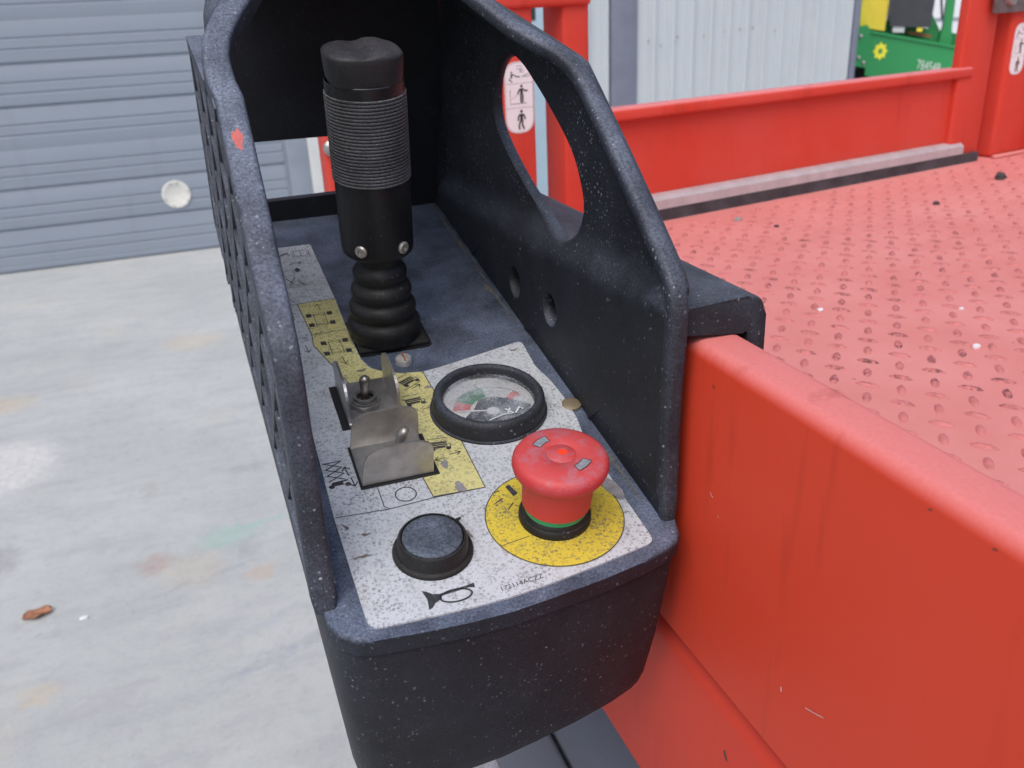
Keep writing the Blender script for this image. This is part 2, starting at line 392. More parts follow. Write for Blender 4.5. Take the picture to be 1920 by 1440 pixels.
for i in range(len(cuts) - 1):
    a, b_ = cuts[i], cuts[i + 1]
    pr = [(12, a)] if i else [(4, a)]
    if i: pr += [(12, a + 4), (2, a + 9)]
    else: pr += [(0, a + 4)]
    for z, dp, ft in T_all:
        if z <= a + 20 or z >= b_ - 1: continue
        if dp: pr += [(4, z - 30), (7, z - 12), (14, z - 5), (14, z), (1, z + 5), (0, z + 12)]
        elif ft: pr += [(0, z - 4), (1.2, z), (0, z + 4)]
        else: pr += [(0, z - 7), (5, z - 2.5), (5, z + 2.5), (0, z + 7)]
    pr += [(0, b_ - 60), (4, b_ - 30), (8, b_ - 10), (14, b_ - 4), (14, b_)]
    pr = [p for j, p in enumerate(pr) if j == 0 or p[1] > pr[j - 1][1] + 0.01]
    extrude_profile('door_section', pr, -6000, 1050, DOORM, doorp, 25)
box('bottom_rail', -6000, 1050, -6, 30, 5, 36, DOORM, doorp, 5)
box('bottom_seal', -6000, 1050, 2, 24, -2, 6, RUB, doorp)
# round white cover on the door
plugm = simple('cream_plastic', (0.66, 0.66, 0.62), 0.45, vary=0.08, sc=30)
def TY(c): return lambda p: (c[0] + p[0], c[1] - p[2], c[2] + p[1])
lathe('vent_cover', [(77, 0), (77, 5), (74, 8), (60, 8), (57, 6), (0.1, 6)], (0, 0, 0), plugm, doorp, 40, T=TY((434, 0, 329)), cap=False)
for a in (10, 75, 110, 200, 250, 325):
    lathe('cover_screw', [(4, 0), (4, 2), (0.1, 3)], (0, 0, 0), ZNC, doorp, 8, T=TY((434 + 65 * math.cos(R(a)), -11, 329 + 65 * math.sin(R(a)))), cap=False)
# jamb, white trim, cladding
box('door_jamb', 1066, 1190, -20, 120, 0, 4300, JAMB, BLD, 4)
box('jamb_stop', 1051, 1065.5, -10, 55, 0, 4300, DOORM, BLD, 2)
box('white_trim', 1191, 1330, -25, 120, 0, 4300, WTRIM, BLD, 5)
box('plinth_wall', 1331, 4960, 60, 200, 0, 4300, JAMB, BLD)
def clad(name, x0, x1, pitch, par, y=-10, z0=60, z1=4300):
    pr = []; x = x0
    while x < x1 - 1:
        e = min(pitch, x1 - x)
        for fx, fy in ((0, 0), (0.60, 0), (0.605, 3), (0.62, 3), (0.625, 0), (0.70, 0), (0.78, -30), (0.92, -30), (1.0, 0)):
            if fx <= e / pitch + 1e-6: pr.append((x + fx * pitch, y + fy))
        x += pitch
    pr = [p for j, p in enumerate(pr) if j == 0 or p[0] > pr[j - 1][0] + 0.1]
    n = len(pr); vs = [(a, b, z0) for a, b in pr] + [(a, b, z1) for a, b in pr]
    return raw(name, vs, [(i, i + 1, n + i + 1, n + i) for i in range(n - 1)], CLAD, par, None, norm=False)
for i in range(2): clad('cladding_sheet', 1331 + 330 * i, 1331 + 330 * (i + 1), 165, BLD)
sd_ = box('side_door', 1995, 2760, -5, 40, 40, 2150, PBLUE, BLD, 3)
box('window_pane', 2400, 2638, -9, -3, 1130, 1800, simple('dark_glass', (0.03, 0.04, 0.05), 0.15), sd_)
box('door_frame', 2761, 2850, -20, 40, 0, 2300, WTRIM, BLD, 3)
clad('cladding_sheet', 2851, 3120, 135, BLD)
box('slate_corner_post', 3121, 3300, -60, 110, 0, 4300, SLATE, BLD, 6)
for i in range(4): clad('cladding_sheet', 3301 + 410 * i, 3301 + 410 * (i + 1), 137, BLD, y=-30 + 0.0 * i)
box('corner_flashing', 4941, 4985, -70, 500, 0, 4300, SLATE, BLD, 3)
scr = [(3390, 970), (3435, 985), (3430, 940), (3480, 940), (3560, 1000), (3600, 985), (3580, 955), (3790, 980), (3945, 1000), (4060, 1005), (4160, 1010), (4330, 985), (4520, 1000)]
for x, z in scr: lathe('cladding_screw', [(6, 0), (6, 4), (0.1, 6)], (0, 0, 0), ZNC, BLD, 6, T=TY((x, -31, z)), cap=False)

# ================================================================== LIFT PLATFORM (frame: e-stop centre, gravity upright)
PLT = thing('lift_platform', 'red scissor lift platform with toe boards, posts and worn pink tread deck', 'lift platform', (0, 0, H))
# near toe board
bm = bmesh.new(); bm_box(bm, 55.5, 79, -900, 700, -72, 76)
bmesh.ops.bevel(bm, geom=[e for e in bm.edges if abs((e.verts[0].co - e.verts[1].co).y) > .5 and e.verts[0].co.z > 0], offset=6 * MM, segments=4, profile=0.5, affect='EDGES')
from_bm('toe_board', bm, RED, PLT, 40)
bm = bmesh.new(); bm_box(bm, 57.5, 120, -900, 700, -203, -79)
bmesh.ops.bevel(bm, geom=[e for e in bm.edges if abs((e.verts[0].co - e.verts[1].co).y) > .5], offset=11 * MM, segments=5, profile=0.5, affect='EDGES')
from_bm('lower_rail', bm, paint('red_paint_low', (0.58, 0.044, 0.020), up=0.14, chalk=0.06, chalk_sheen_col=(0.70, 0.24, 0.25), spec=0.22, rough=0.5), PLT, 40)
box('gap_shade_strip', 70, 79.2, -900, 690, -78.6, -72.2, simple('gap_shade_red', (0.17, 0.035, 0.030), 0.7, vary=0.4, sc=120), PLT)  # added dark strip: the gap's shade under the toe board, put into its colour
MARKD = simple('chipped_to_primer', (0.09, 0.05, 0.045), 0.7, vary=0.4, sc=400); MARKL = simple('pale_scratch_mark', (0.62, 0.40, 0.36), 0.6, vary=0.2, sc=300)
TB = bpy.data.objects['toe_board']
def mark(x, pts, wd, mat, name, par):
    k = Ink(0, lambda p: (x, p[0], p[1])); k.line(pts, wd); k.build(name, mat, par)
mark(55.3, [(-32.4, 62.2), (-31.9, 63.0), (-31.4, 63.2)], 0.9, MARKD, 'paint_chip_mark', TB)
for pts, wd in (([(-33.5, 16.6), (-34.5, 15.4), (-36, 15.2)], 0.5), ([(-88.6, -38.6), (-88.9, -40.8)], 0.7), ([(-103, -36.4), (-108, -34.5), (-112.7, -32.5)], 0.45), ([(-40, 9), (-40.5, 8.4)], 0.5)):
    mark(55.25, pts, wd, MARKL, 'scratch_mark', TB)
for y, z in ((-143, 69.5), (-165, 70)): mark(55.4, [(y, z), (y - 0.7, z + 0.5), (y - 1.5, z + 0.4)], 0.5, MARKD, 'paint_chip_mark', TB)
mark(57.3, [(-52, -106), (-52.8, -108.5), (-54, -110.5)], 1.8, MARKD, 'paint_chip_mark', bpy.data.objects['lower_rail'])
# deck with raised lugs
A = Vector((453.2, 747.5, 0)); dv = Vector((math.cos(R(10.222)), math.sin(R(10.222)), 0)); nv = Vector((-dv.y, dv.x, 0))
def BK(p):                                   # along the back board, depth away from the camera, height
    q = A + dv * p[0] + nv * p[1]; return (q.x, q.y, p[2])
c0 = BK((-410, 40, 0)); c1 = BK((1400, 40, 0))
deck = prism('deck_plate', [(79.5, -900), (1900, -900), (c1[0], c1[1]), (79.5, c0[1] + 5)], -84, -78, DECK, PLT)
LUGM, nt, b = newmat('worn_lug_paint')
co = coord(nt); rn = nd(nt, 'ShaderNodeObjectInfo').outputs['Random']
gco = nd(nt, 'ShaderNodeNewGeometry').outputs['Position']
f = rng(nt, noise(nt, gco, 240, 3.0, 0.7), 0.42, 0.62)
lo = rng(nt, noise(nt, gco, 6.0, 2.0, 0.6), 0.34, 0.62, 0.22, 1.0)
f = mth(nt, 'MULTIPLY', f, mth(nt, 'MULTIPLY', lo, rng(nt, rn, 0.0, 1.0, 0.3, 1.1)), True)
c = mix(nt, f, (0.62, 0.20, 0.195), (0.11, 0.045, 0.045))
nt.links.new(c, b.inputs['Base Color']); setb(b, rough=0.6, spec=0.4)
def lug_geo(L=18, W=6.8, hh=1.7):
    vs = []; fs = []; n = 10
    for k in range(n):
        a = 2 * math.pi * k / n; vs.append((L / 2 * math.cos(a), W / 2 * math.sin(a), 0))
    for k in range(n):
        a = 2 * math.pi * k / n; vs.append((L / 2 * 0.70 * math.cos(a), W / 2 * 0.58 * math.sin(a), hh * 0.85))
    vs.append((0, 0, hh))
    for k in range(n):
        j = (k + 1) % n; fs.append((k, j, n + j, n + k)); fs.append((n + k, n + j, 2 * n))
    return vs, fs
LV, LF = lug_geo()
lugme = bpy.data.meshes.new('tread_lug'); lugme.from_pydata([tuple(Vector(v) * MM) for v in LV], [], LF); lugme.materials.append(LUGM)
for p in lugme.polygons: p.use_smooth = True
cw_ = Vector((-119.5, -307.1, 204.5)); spots_ = []
for i in range(-18, 44):
    for j in range(-14, 30):
        for (ox, oy, an) in ((0, 0, 50), (15.6, 18.4, -54)):
            x = 351 + 31.4 * i + ox; y = 214 + 37.5 * j + oy
            if x < 92 or x > 1750 or y < -350: continue
            t = (Vector((x, y, 0)) - A); dn = t.dot(nv)
            if dn > -14 - 10: continue
            v = Vector((x, y, -78)) - cw_; zc = v.dot(fwd)
            if zc < 50: continue
            u_ = v.dot(rgt) / zc; w_ = v.dot(dwn) / zc
            vis = 0.16 < u_ < 0.60 and -0.28 < w_ < 0.40
            # hidden behind the near toe board?
            tt = (79 + 119.5) / (x + 119.5); zb_ = 204.5 + (-78 - 204.5) * tt
            if zb_ < 70: vis = False
            spots_.append((0 if vis else 1, zc, x, y, an))
spots_.sort()
for (_, zc, x, y, an) in spots_[:300]:
    o = bpy.data.objects.new('tread_lug', lugme); COL.objects.link(o); o.parent = deck
    o.location = (x * MM, y * MM, -77.9 * MM); o.rotation_euler = (0, 0, R(an + random.uniform(-2, 2)))
vs, fs = [], []
for (_, zc, x, y, an) in spots_[300:]:
    ca, sa = math.cos(R(an)), math.sin(R(an)); b0 = len(vs)
    vs += [(x + a * ca - b_ * sa, y + a * sa + b_ * ca, -77.9 + c_) for a, b_, c_ in LV]
    fs += [tuple(b0 + i for i in f_) for f_ in LF]
tag(raw('far_tread_lugs', vs, fs, LUGM, deck, None, norm=False), None, None, kind='stuff')

# back board, kick strip, rubber skirt
box('board_panel', -113, 640, 14, 18, -70, 60, REDB, PLT, T=BK)
box('board_top_rail', -113, 628, 0, 30, 57, 73, REDB, PLT, 4, 3, T=BK)
bm = bmesh.new()
pf = [(2, -64), (-2, -62), (-2, -50), (4, -45), (13, -43), (13, -64)]
n = len(pf)
v0 = [bm.verts.new(Vector(BK((-60, a, b_))) * MM) for a, b_ in pf]; v1 = [bm.verts.new(Vector(BK((628, a, b_))) * MM) for a, b_ in pf]
for i in range(n): j = (i + 1) % n; bm.faces.new((v0[i], v0[j], v1[j], v1[i]))
bm.faces.new(v0); bm.faces.new(v1)
from_bm('kick_strip', bm, simple('dull_aluminium', (0.50, 0.47, 0.49), 0.42, 0.25, vary=0.12, sc=50), PLT, 25)
box('rubber_skirt', -113, 668, -3, 3, -78, -63, simple('grey_black_rubber', (0.045, 0.047, 0.055), 0.6, vary=0.5, sc=30), PLT, T=BK)
# posts
box('gate_post', -150, -113, -6, 40, -78, 420, REDB, PLT, 4, 3, T=BK)
stp = box('corner_tube', -240, -190, -6, 34, -78, 420, REDB, PLT, 4, 3, T=BK)
box('post_rail', -240, -113, -12, 30, 194, 232, REDB, PLT, 5, 3, T=BK)
box('side_board', -400, -241, 0, 30, -78, 73, REDB, PLT, 3, T=BK)
cp = box('corner_post', 16, 78, 701, 745, -190, 420, REDB, PLT, 4, 3)
lathe('corner_bolt', [(9, 0), (9, 6), (6, 9), (0.1, 10)], (0, 0, 0), ZNC, cp, 12, T=lambda p: (24 + p[0], 701 - p[2], 64 + p[1]), cap=False)
box('hinge_post', 598, 676, 4, 22, -78, 420, REDB, PLT, 5, 3, T=BK)
box('post_web', 677, 702, 30, 54, -78, 420, REDB, PLT, 2, T=BK)
box('side_post', 703, 800, -4, 60, -78, 420, REDB, PLT, 8, 3, T=BK)
box('side_panel_plate', 801, 1300, -20, 6, -78, 300, REDB, PLT, T=BK)
lt = box('gate_latch', 640, 730, -12, -5, 150, 230, simple('worn_latch_steel', (0.20, 0.19, 0.19), 0.5, 0.7, vary=0.35, sc=60), PLT, 2, T=BK)
lathe('latch_bolt', [(13, 0), (11, 7), (0.1, 9)], (0, 0, 0), ZNC, lt, 12, T=lambda p: BK((672 + p[0], -12 - p[2], 172 + p[1])), cap=False)
box('floor_weld', 700, 820, -14, -4.5, -78, -72, DECK, PLT, 3, T=BK)
# stickers with pictograms
STK = simple('white_sticker', (0.80, 0.79, 0.82), 0.4, vary=0.03); BLK = simple('sticker_ink', (0.02, 0.02, 0.02), 0.5, vary=0.1)
def sticker(par, s0, z0, wd, ht, d):
    T = lambda p: BK((s0 + p[0], d - p[2], z0 + p[1]))
    rr = wd * 0.46
    st = prism('safety_sticker', rounded([(0, 0), (wd, 0), (wd, ht), (0, ht)], rr, 7), 0, 0.3, STK, par, T=T)
    k = Ink(0.5, T)
    k.line(rounded([(1, 1), (wd - 1, 1), (wd - 1, ht - 1), (1, ht - 1)], rr - 1, 6), 0.3, True)
    for zz in (0.36, 0.70): k.line([(1.2, ht * zz), (wd - 1.2, ht * zz)], 0.3)
    def man(x, z, h, arms, legs):
        k.poly(circ(x, z + h * 0.92, h * 0.085, 10)); k.line([(x, z + h * 0.46), (x, z + h * 0.8)], h * 0.17)
        for pth in arms: k.line([(x + a * h, z + b_ * h) for a, b_ in pth], h * 0.09)
        for pth in legs: k.line([(x + a * h, z + b_ * h) for a, b_ in pth], h * 0.10)
    man(wd * .55, ht * .05, ht * .28, [[(-.1, .78), (-.2, .62), (-.2, .45)], [(.1, .78), (.2, .62), (.2, .5)]], [[(-.05, .48), (-.16, .24), (-.14, 0)], [(.05, .48), (.04, .24), (.14, 0)]])
    man(wd * .58, ht * .43, ht * .25, [[(-.1, .78), (-.2, .62), (-.28, .5)], [(.1, .78), (.22, .64), (.42, .66)]], [[(-.06, .48), (-.06, 0)], [(.07, .48), (.07, 0)]])
    k.line([(wd * .18, ht * .62), (wd * .18, ht * .42), (wd * .75, ht * .42)], 0.6); k.line([(wd * .2, ht * .48), (wd * .5, ht * .56)], 0.3)
    man(wd * .25, ht * .71, ht * .16, [[(.1, .75), (.5, .55), (.9, .5)]], [[(-.05, .48), (-.25, .3), (.05, .1)]])
    k.line([(wd * .62, ht * .795), (wd * .72, ht * .81), (wd * .85, ht * .83), (wd * .9, ht * .80), (wd * .8, ht * .785), (wd * .62, ht * .795)], 0.5)
    k.line([(wd * .44, ht * .90), (wd * .44, ht * .94), (wd * .62, ht * .94), (wd * .62, ht * .90)], 0.4, True)
    k.build('pictogram', BLK, st)
    text_mesh('pictogram_text', 'X1', ht * 0.07, lambda p: T((wd * .52 + p[0], ht * .845 + p[1], 0.5)), BLK, st)
sticker(PLT, -231, 60, 38, 79, -6.3)
sticker(PLT, 711, 54, 36, 79, -4.3)

# ================================================================== grey machine base under the platform
CH = thing('lift_chassis', 'blue-grey steel chassis of the lift below the control box', 'chassis', (0, 0, 0))
GREY = simple('grey_base_paint', (0.20, 0.235, 0.285), 0.5, vary=0.1, sc=12)
box('base_cover', -8, 76, -500, 640, 300, 702, GREY, CH, 6, 3)
box('base_deck', 80, 560, -500, 640, 300, 695, GREY, CH, 3)
box('data_label', -2, 24, 150, 230, 702, 702.6, WHT, CH)
for yy in (-380, 520):
    lathe('wheel', [(60, 0), (190, 0), (200, 15), (200, 75), (190, 90), (60, 90)], (0, 0, 0), RUB, CH, 32, T=lambda p, yy=yy: (20 + p[2], yy + p[0], 200 + p[1]))
    box('axle', 112, 400, yy - 40, yy + 40, 160, 305, GREY, CH, 4)
for i, ss in enumerate((-1, 1)):
    y0, y1 = (-380, 560) if ss > 0 else (560, -380)
    bm = bmesh.new(); a = Vector((0, y0, 715)); b_ = Vector((0, y1, 850)); d = (b_ - a).normalized(); up_ = Vector((0, -d.z, d.y)) * 30
    xs = (180 + i * 50, 220 + i * 50); vv = []
    for x in xs:
        for q in (a - up_, b_ - up_, b_ + up_, a + up_): vv.append(bm.verts.new((Vector((x, 0, 0)) + q) * MM))
    for f_ in ((0, 1, 2, 3), (7, 6, 5, 4), (0, 4, 5, 1), (1, 5, 6, 2), (2, 6, 7, 3), (3, 7, 4, 0)): bm.faces.new([vv[k] for k in f_])
    from_bm('scissor_arm', bm, GREY, CH)

# ================================================================== CONTROL BOX (frame: plate plane, x right, y away, z off the plate)
BOX = thing('control_box', 'black plastic platform control box with joystick and red stop button hung on the toe board', 'control box', (0, 0, H), (TILT, 0, 0))
ct, st_ = math.cos(TILT), math.sin(TILT)
def W2B(p): return (p[0], p[1] * ct + p[2] * st_, -p[1] * st_ + p[2] * ct)
lid_o = [(-103.8, -16), (-102.5, -27), (-99.5, -33.5), (-94, -38.5), (-88, -40.2), (-81.3, -41), (-70, -42.2), (-51, -43.4), (-34, -43.4), (-17, -41.8), (5, -39.3), (25, -35.8), (38, -32.2), (44.5, -29), (48.2, -24), (49.6, -16), (50.5, 346), (44.5, 352), (-107, 352), (-113, 346)]
def inset(poly, d):
    out = []; n = len(poly)
    for i in range(n):
        a = Vector(poly[i - 1]); b_ = Vector(poly[i]); c_ = Vector(poly[(i + 1) % n])
        n1 = (b_ - a); n2 = (c_ - b_); n1 = Vector((-n1.y, n1.x)).normalized(); n2 = Vector((-n2.y, n2.x)).normalized()
        m = (n1 + n2).normalized(); out.append(tuple(b_ + m * d / max(0.5, m.dot(n1))))
    return out
# densify the straight runs so that the sides bow outwards at the back
lid_d = []
for i in range(len(lid_o)):
    a = Vector(lid_o[i]); b_ = Vector(lid_o[(i + 1) % len(lid_o)]); k = max(1, int((b_ - a).length / 30))
    for j in range(k): lid_d.append(tuple(a.lerp(b_, j / k)))
prism('lid', lid_d, -9, -1, PLA_LID, BOX, 2.6, seg=4)
def zbot(x): return -108 + 0.09 * x
ringsp = [(1.4, -8.5, 0), (2.6, -10, 0), (2.6, -11.5, 0), (1.6, -13, 0), (3.0, -60, 0), (5.5, 14, 1), (7.5, 5, 1), (11, 1.2, 1), (16, 0, 1)]
vs, fs = [], []
n = len(lid_d)
for d, z, rel in ringsp:
    for (x, y) in inset(lid_d, d): vs.append((x, y, zbot(x) + z if rel else z))
for i in range(len(ringsp) - 1):
    for k in range(n):
        k2 = (k + 1) % n; fs.append((i * n + k, i * n + k2, (i + 1) * n + k2, (i + 1) * n + k))
fs.append(tuple((len(ringsp) - 1) * n + k for k in range(n)))
raw('housing', vs, fs, PLA, BOX, 50)

# --- right guard: moulded side wall with grip hole
def itp(x, xs, ys):
    if x <= xs[0]: return ys[0]
    for i in range(len(xs) - 1):
        if x <= xs[i + 1]: return ys[i] + (ys[i + 1] - ys[i]) * (x - xs[i]) / (xs[i + 1] - xs[i])
    return ys[-1]
def sm(t): t = max(0, min(1, t)); return t * t * (3 - 2 * t)
Z1 = lambda y: itp(y, [-10, 0, 141, 317, 350], [93, 92, 53, 17.5, 12])
Z2 = lambda y: itp(y, [-10, 5, 116, 337, 350], [102, 100, 82, 24, 22])
ge = crom([(-18, -1), (-8.5, 46), (-4, 80), (-2.2, 92), (1, 100), (6, 106), (17, 112.5), (55, 133), (104, 157.5), (112, 160.5), (122, 161.5)], 3, False)
gout = [(y + 3.5, z - (2.2 if z > 100 else 0)) for y, z in ge if y < 118] + [(160, 159), (240, 159), (345, 156), (345, 80), (345, -1), (250, -1), (150, -1), (60, -1)]
hole = crom([(202, 138.6), (219, 129), (227, 114), (222, 97), (196, 85), (159, 76), (121, 71.5), (105, 76.5), (96.4, 94), (103, 107), (116, 117.5), (140, 127), (165, 134.5), (185, 139)], 3)
b1 = circ(168, 21.5, 8.2, 18); b2 = circ(115.5, 32, 8.2, 18)
def slant_d(y, z):                            # distance behind the slanting front edge
    a = Vector((17, 112.5)); d = Vector((89, 45)).normalized(); q = Vector((y, z)) - a
    return d.x * -q.y + d.y * q.x if z > 90 else 99
def gin(y, z, d):
    x = 42 + 6.0 * sm((z - Z1(y)) / max(4, Z2(y) - Z1(y)))
    r = 1.6
    if d < r: x += r * (1 - math.sqrt(max(0, 1 - (1 - d / r) ** 2)))
    return x
def gou(y, z, d):
    x = 49 + 5.0 * sm((z - Z1(y)) / max(4, Z2(y) - Z1(y)))
    r = 1.6
    if d < r: x -= r * (1 - math.sqrt(max(0, 1 - (1 - d / r) ** 2)))
    return x
sheet2d('grip_guard', gout, [hole, b1, b2], gin, gou, PLA, BOX, lambda u, v, h: (h, u, v), step=6.0, rings=(1.2, 3.0, 6.0, 9.5, 13.5))

# --- hook over the toe board
hk = rounded([(50, 77.5), (78.5, 77.5), (80.2, 76), (80.2, 30), (88.5, 30), (88.5, 91.5), (50, 91.5)], [0, 0, 1, 1, 2, 9, 0], 6)
bm = bmesh.new(); ys = [-16, -14, 60, 140, 240]
n = len(hk); ringv = []
for y in ys:
    ringv.append([bm.verts.new(Vector(W2B((x, y, z))) * MM) for x, z in hk])
for i in range(len(ys) - 1):
    for k in range(n): k2 = (k + 1) % n; bm.faces.new((ringv[i][k], ringv[i][k2], ringv[i + 1][k2], ringv[i + 1][k]))
fa = bm.faces.new(ringv[0]); bm.faces.new(ringv[-1])
bmesh.ops.bevel(bm, geom=list(fa.edges), offset=1.6 * MM, segments=2, profile=0.5, affect='EDGES')
from_bm('mounting_hook', bm, PLA, BOX, 40)

# --- left guard: front bar and lattice
lp = crom([(-22, -1.0), (-16, 12), (-8.5, 46), (-4, 80), (-2.2, 92), (1, 100), (6, 106), (17, 112.5), (55, 133), (104, 157.5), (126, 169)], 2, False)
SP = Vector((0, -0.4472, 0.8944))             # normal of the slanting front opening
ARCH_L = crom([(-103.2, 112), (-103.6, 122), (-102.6, 130), (-99, 140), (-90.5, 154.5), (-77, 174), (-56, 186), (-30, 188)], 4, False)
ARCH_R = crom([(46.6, 95), (45.9, 103), (43.6, 110.5), (39, 117.5), (32.5, 124), (25, 132.5), (16.5, 146), (5, 163), (-12, 180), (-30, 188)], 4, False)
def rim(name, xs, prof, arch, wd, dp, mat, grow, rad):
    path = [Vector((xs, y, z)) for y, z in prof]; nl = len(path) - 1
    path += [Vector((x, y, 133 + 0.5 * (y - 55))) for x, y in arch]
    cs = rounded([(-wd / 2, -dp / 2), (wd / 2, -dp / 2), (wd / 2, dp / 2), (-wd / 2, dp / 2)], rad, 4)
    vs, fs = [], []; m = len(cs); n = len(path)
    for i, p in enumerate(path):
        T_ = (path[min(i + 1, n - 1)] - path[max(i - 1, 0)]).normalized()
        yz = Vector((0, -T_.z, T_.y)).normalized() if i < nl else SP
        W_ = T_.cross(yz).normalized()
        k = 1.0 if i else 0.82
        g_ = wd * grow * sm((i / nl - 0.5) / 0.5)
        for (cx_, cn) in cs: vs.append(tuple(p + W_ * (cx_ * k * (1 + g_ / wd) - g_ / 2) + yz * (cn * k - dp / 2)))
    for i in range(n - 1):
        for j in range(m): j2 = (j + 1) % m; fs.append((i * m + j, i * m + j2, (i + 1) * m + j2, (i + 1) * m + j))
    fs.append(tuple(range(m))); fs.append(tuple((n - 1) * m + j for j in range(m)))
    return raw(name, vs, fs, mat, BOX, 40)
bar = rim('guard_bar', -101.6, lp[:-2], ARCH_L, 9.6, 12, PLA_BAR, 0.16, 2.4)
PLA_RIM = plastic('guard_rim_plastic', film=0.16, up=0.50, speck=0.85, dust=(0.19, 0.22, 0.30))
rim('guard_rim', 46.7, [(y, z) for y, z in ge if y < 92], ARCH_R, 8.4, 7, PLA_RIM, 0.0, 3.0)
reg = [(-14, 2)] + [(y + 5, z - 2) for y, z in lp[3:-1]] + [(140, 152), (216, 150), (350, 2)]
def LX(y): return -105.5 - 7.5 * min(1, max(0, y) / 250)
def bar3(name, p, q, wd, dep, par, mat, x_in=0.0):
    p = Vector(p); q = Vector(q); d = (q - p).normalized(); nn = Vector((-d.y, d.x)) * wd / 2
    vs = []
    for e in (p, q):
        for s in (-1, 1):
            r_ = e + nn * s
            vs += [(LX(r_.x) + x_in, r_.x, r_.y), (LX(r_.x) + x_in + dep, r_.x, r_.y)]
    o = raw(name, vs, [(0, 2, 3, 1), (4, 5, 7, 6), (0, 4, 6, 2), (1, 3, 7, 5), (0, 1, 5, 4), (2, 6, 7, 3)], mat, par)
    return o
def clip(a, d):
    """both ends of the line a + t d inside the lattice region"""
    ts = []
    for i in range(len(reg)):
        p = Vector(reg[i]); q = Vector(reg[(i + 1) % len(reg)]); e = q - p
        den = d.x * e.y - d.y * e.x
        if abs(den) < 1e-9: continue
        t = ((p.x - a.x) * e.y - (p.y - a.y) * e.x) / den; u = ((p.x - a.x) * d.y - (p.y - a.y) * d.x) / den
        if 0 <= u < 1: ts.append(t)
    ts.sort(); return ts
for sgn in (1, -1):
    d = Vector((math.cos(R(52)), sgn * math.sin(R(52))))
    for k in range(-14, 34):
        a = Vector((k * 36.0 + (0 if sgn > 0 else 9), 2 if sgn > 0 else 2)); ts = clip(a, d)
        for i in range(0, len(ts) - 1, 2):
            p = a + d * ts[i]; q = a + d * ts[i + 1]
            if (q - p).length > 8: bar3('lattice_rib', p, q, 5.0, 8.5, bar, PLA_BAR, 0.15 if sgn > 0 else 0.0)
bar3('lattice_sill', (-16, 4), (350, 4), 8, 9.5, bar, PLA_BAR, -0.4)
bar3('lattice_ledge', (132, 153), (218, 151), 6, 8, bar, PLA_BAR, -0.8)
bar3('lattice_back_post', (348, 1), (216, 151), 8, 10, bar, PLA_BAR, -0.4)
bar3('lattice_mid_rail', (30, 78), (280, 78), 5.0, 8.0, bar, PLA_BAR, 0.3)

# --- hood
fl = ARCH_R[:-1] + ARCH_L[::-1]
m = len(fl); st = 9
zpl = lambda y: 133 + 0.5 * (y - 55)
def hood_pt(i, t, th):
    x, y = fl[i]; a = Vector(fl[max(i - 1, 0)]); b_ = Vector(fl[min(i + 1, m - 1)]); d = (b_ - a).normalized()
    nx, ny = d.y, -d.x                         # outward in the opening's own plane
    x += nx * th; y += ny * th
    zf = zpl(y); zb2 = 148 + (zf - 157) * 0.80
    xb = x + (24 if x < -30 else 0) * sm((-30 - x) / 50)
    hump = 7 * math.sin(math.pi * t) * min(1, max(0, (zf - 158) / 15))
    bul = -4.5 * math.sin(math.pi * min(1, t * 1.6)) * sm((-70 - x) / 30) if 0 < t < 0.625 else 0
    return (x + (xb - x) * t + bul, y + (349 - y) * t, zf + (zb2 - zf) * t + hump)
def th_(i): return 3.0
vs, fs = [], []
rows_ = [(0.0, 0.0), (0.0, 0.0)]
T0 = [0.025 + 0.975 * s / st for s in range(st + 1)]
strips = [[hood_pt(i, t_, -1) for i in range(m)] for t_ in T0[::-1]]
strips += [[hood_pt(i, t_, th_(i)) for i in range(m)] for t_ in T0]
for r_ in strips: vs += r_
for s in range(len(strips) - 1):
    for i in range(m - 1): fs.append((s * m + i, s * m + i + 1, (s + 1) * m + i + 1, (s + 1) * m + i))
L_ = len(strips)
for e in (0, m - 1):
    for s in range(L_ // 2 - 1): fs.append((s * m + e, (s + 1) * m + e, (L_ - 2 - s) * m + e, (L_ - 1 - s) * m + e))
hood = raw('hood', vs, fs, PLA, BOX, 60)
# --- back wall with a window slot
bl_ = [(hood_pt(i, 1.0, 2.0)[0], hood_pt(i, 1.0, 2.0)[2]) for i in range(m)]
bw = [(-109, -1), (-40, -1), (50, -1)] + [(50.0, 100)] + bl_ + [(-104, 70)]
sheet2d('back_wall', bw, [rounded([(-85, 14), (-4, 15), (-4, 56), (-85, 56.5)], 3, 4)], lambda u, v, d: 342.0, lambda u, v, d: 347.5, PLA_IN, BOX, lambda u, v, h: (u, h, v), step=14, rings=(3.0,))
# red paint transfer on the bar
pc = Vector((-102.6, 83, 146.8)) + SP * 0.25; dy = Vector((0, 0.894, 0.447))
k = Ink(0, lambda p: tuple(pc + Vector((1, 0, 0)) * p[0] + dy * p[1]))
k.poly([(1.9 * math.cos(a) * (1 + .25 * math.sin(3 * a)), 5.2 * math.sin(a) * (1 + .2 * math.cos(5 * a))) for a in [2 * math.pi * i / 24 for i in range(24)]])
k.build('red_paint_smear', simple('rubbed_red_paint', (0.50, 0.12, 0.11), 0.6, vary=0.25, sc=500), bar)

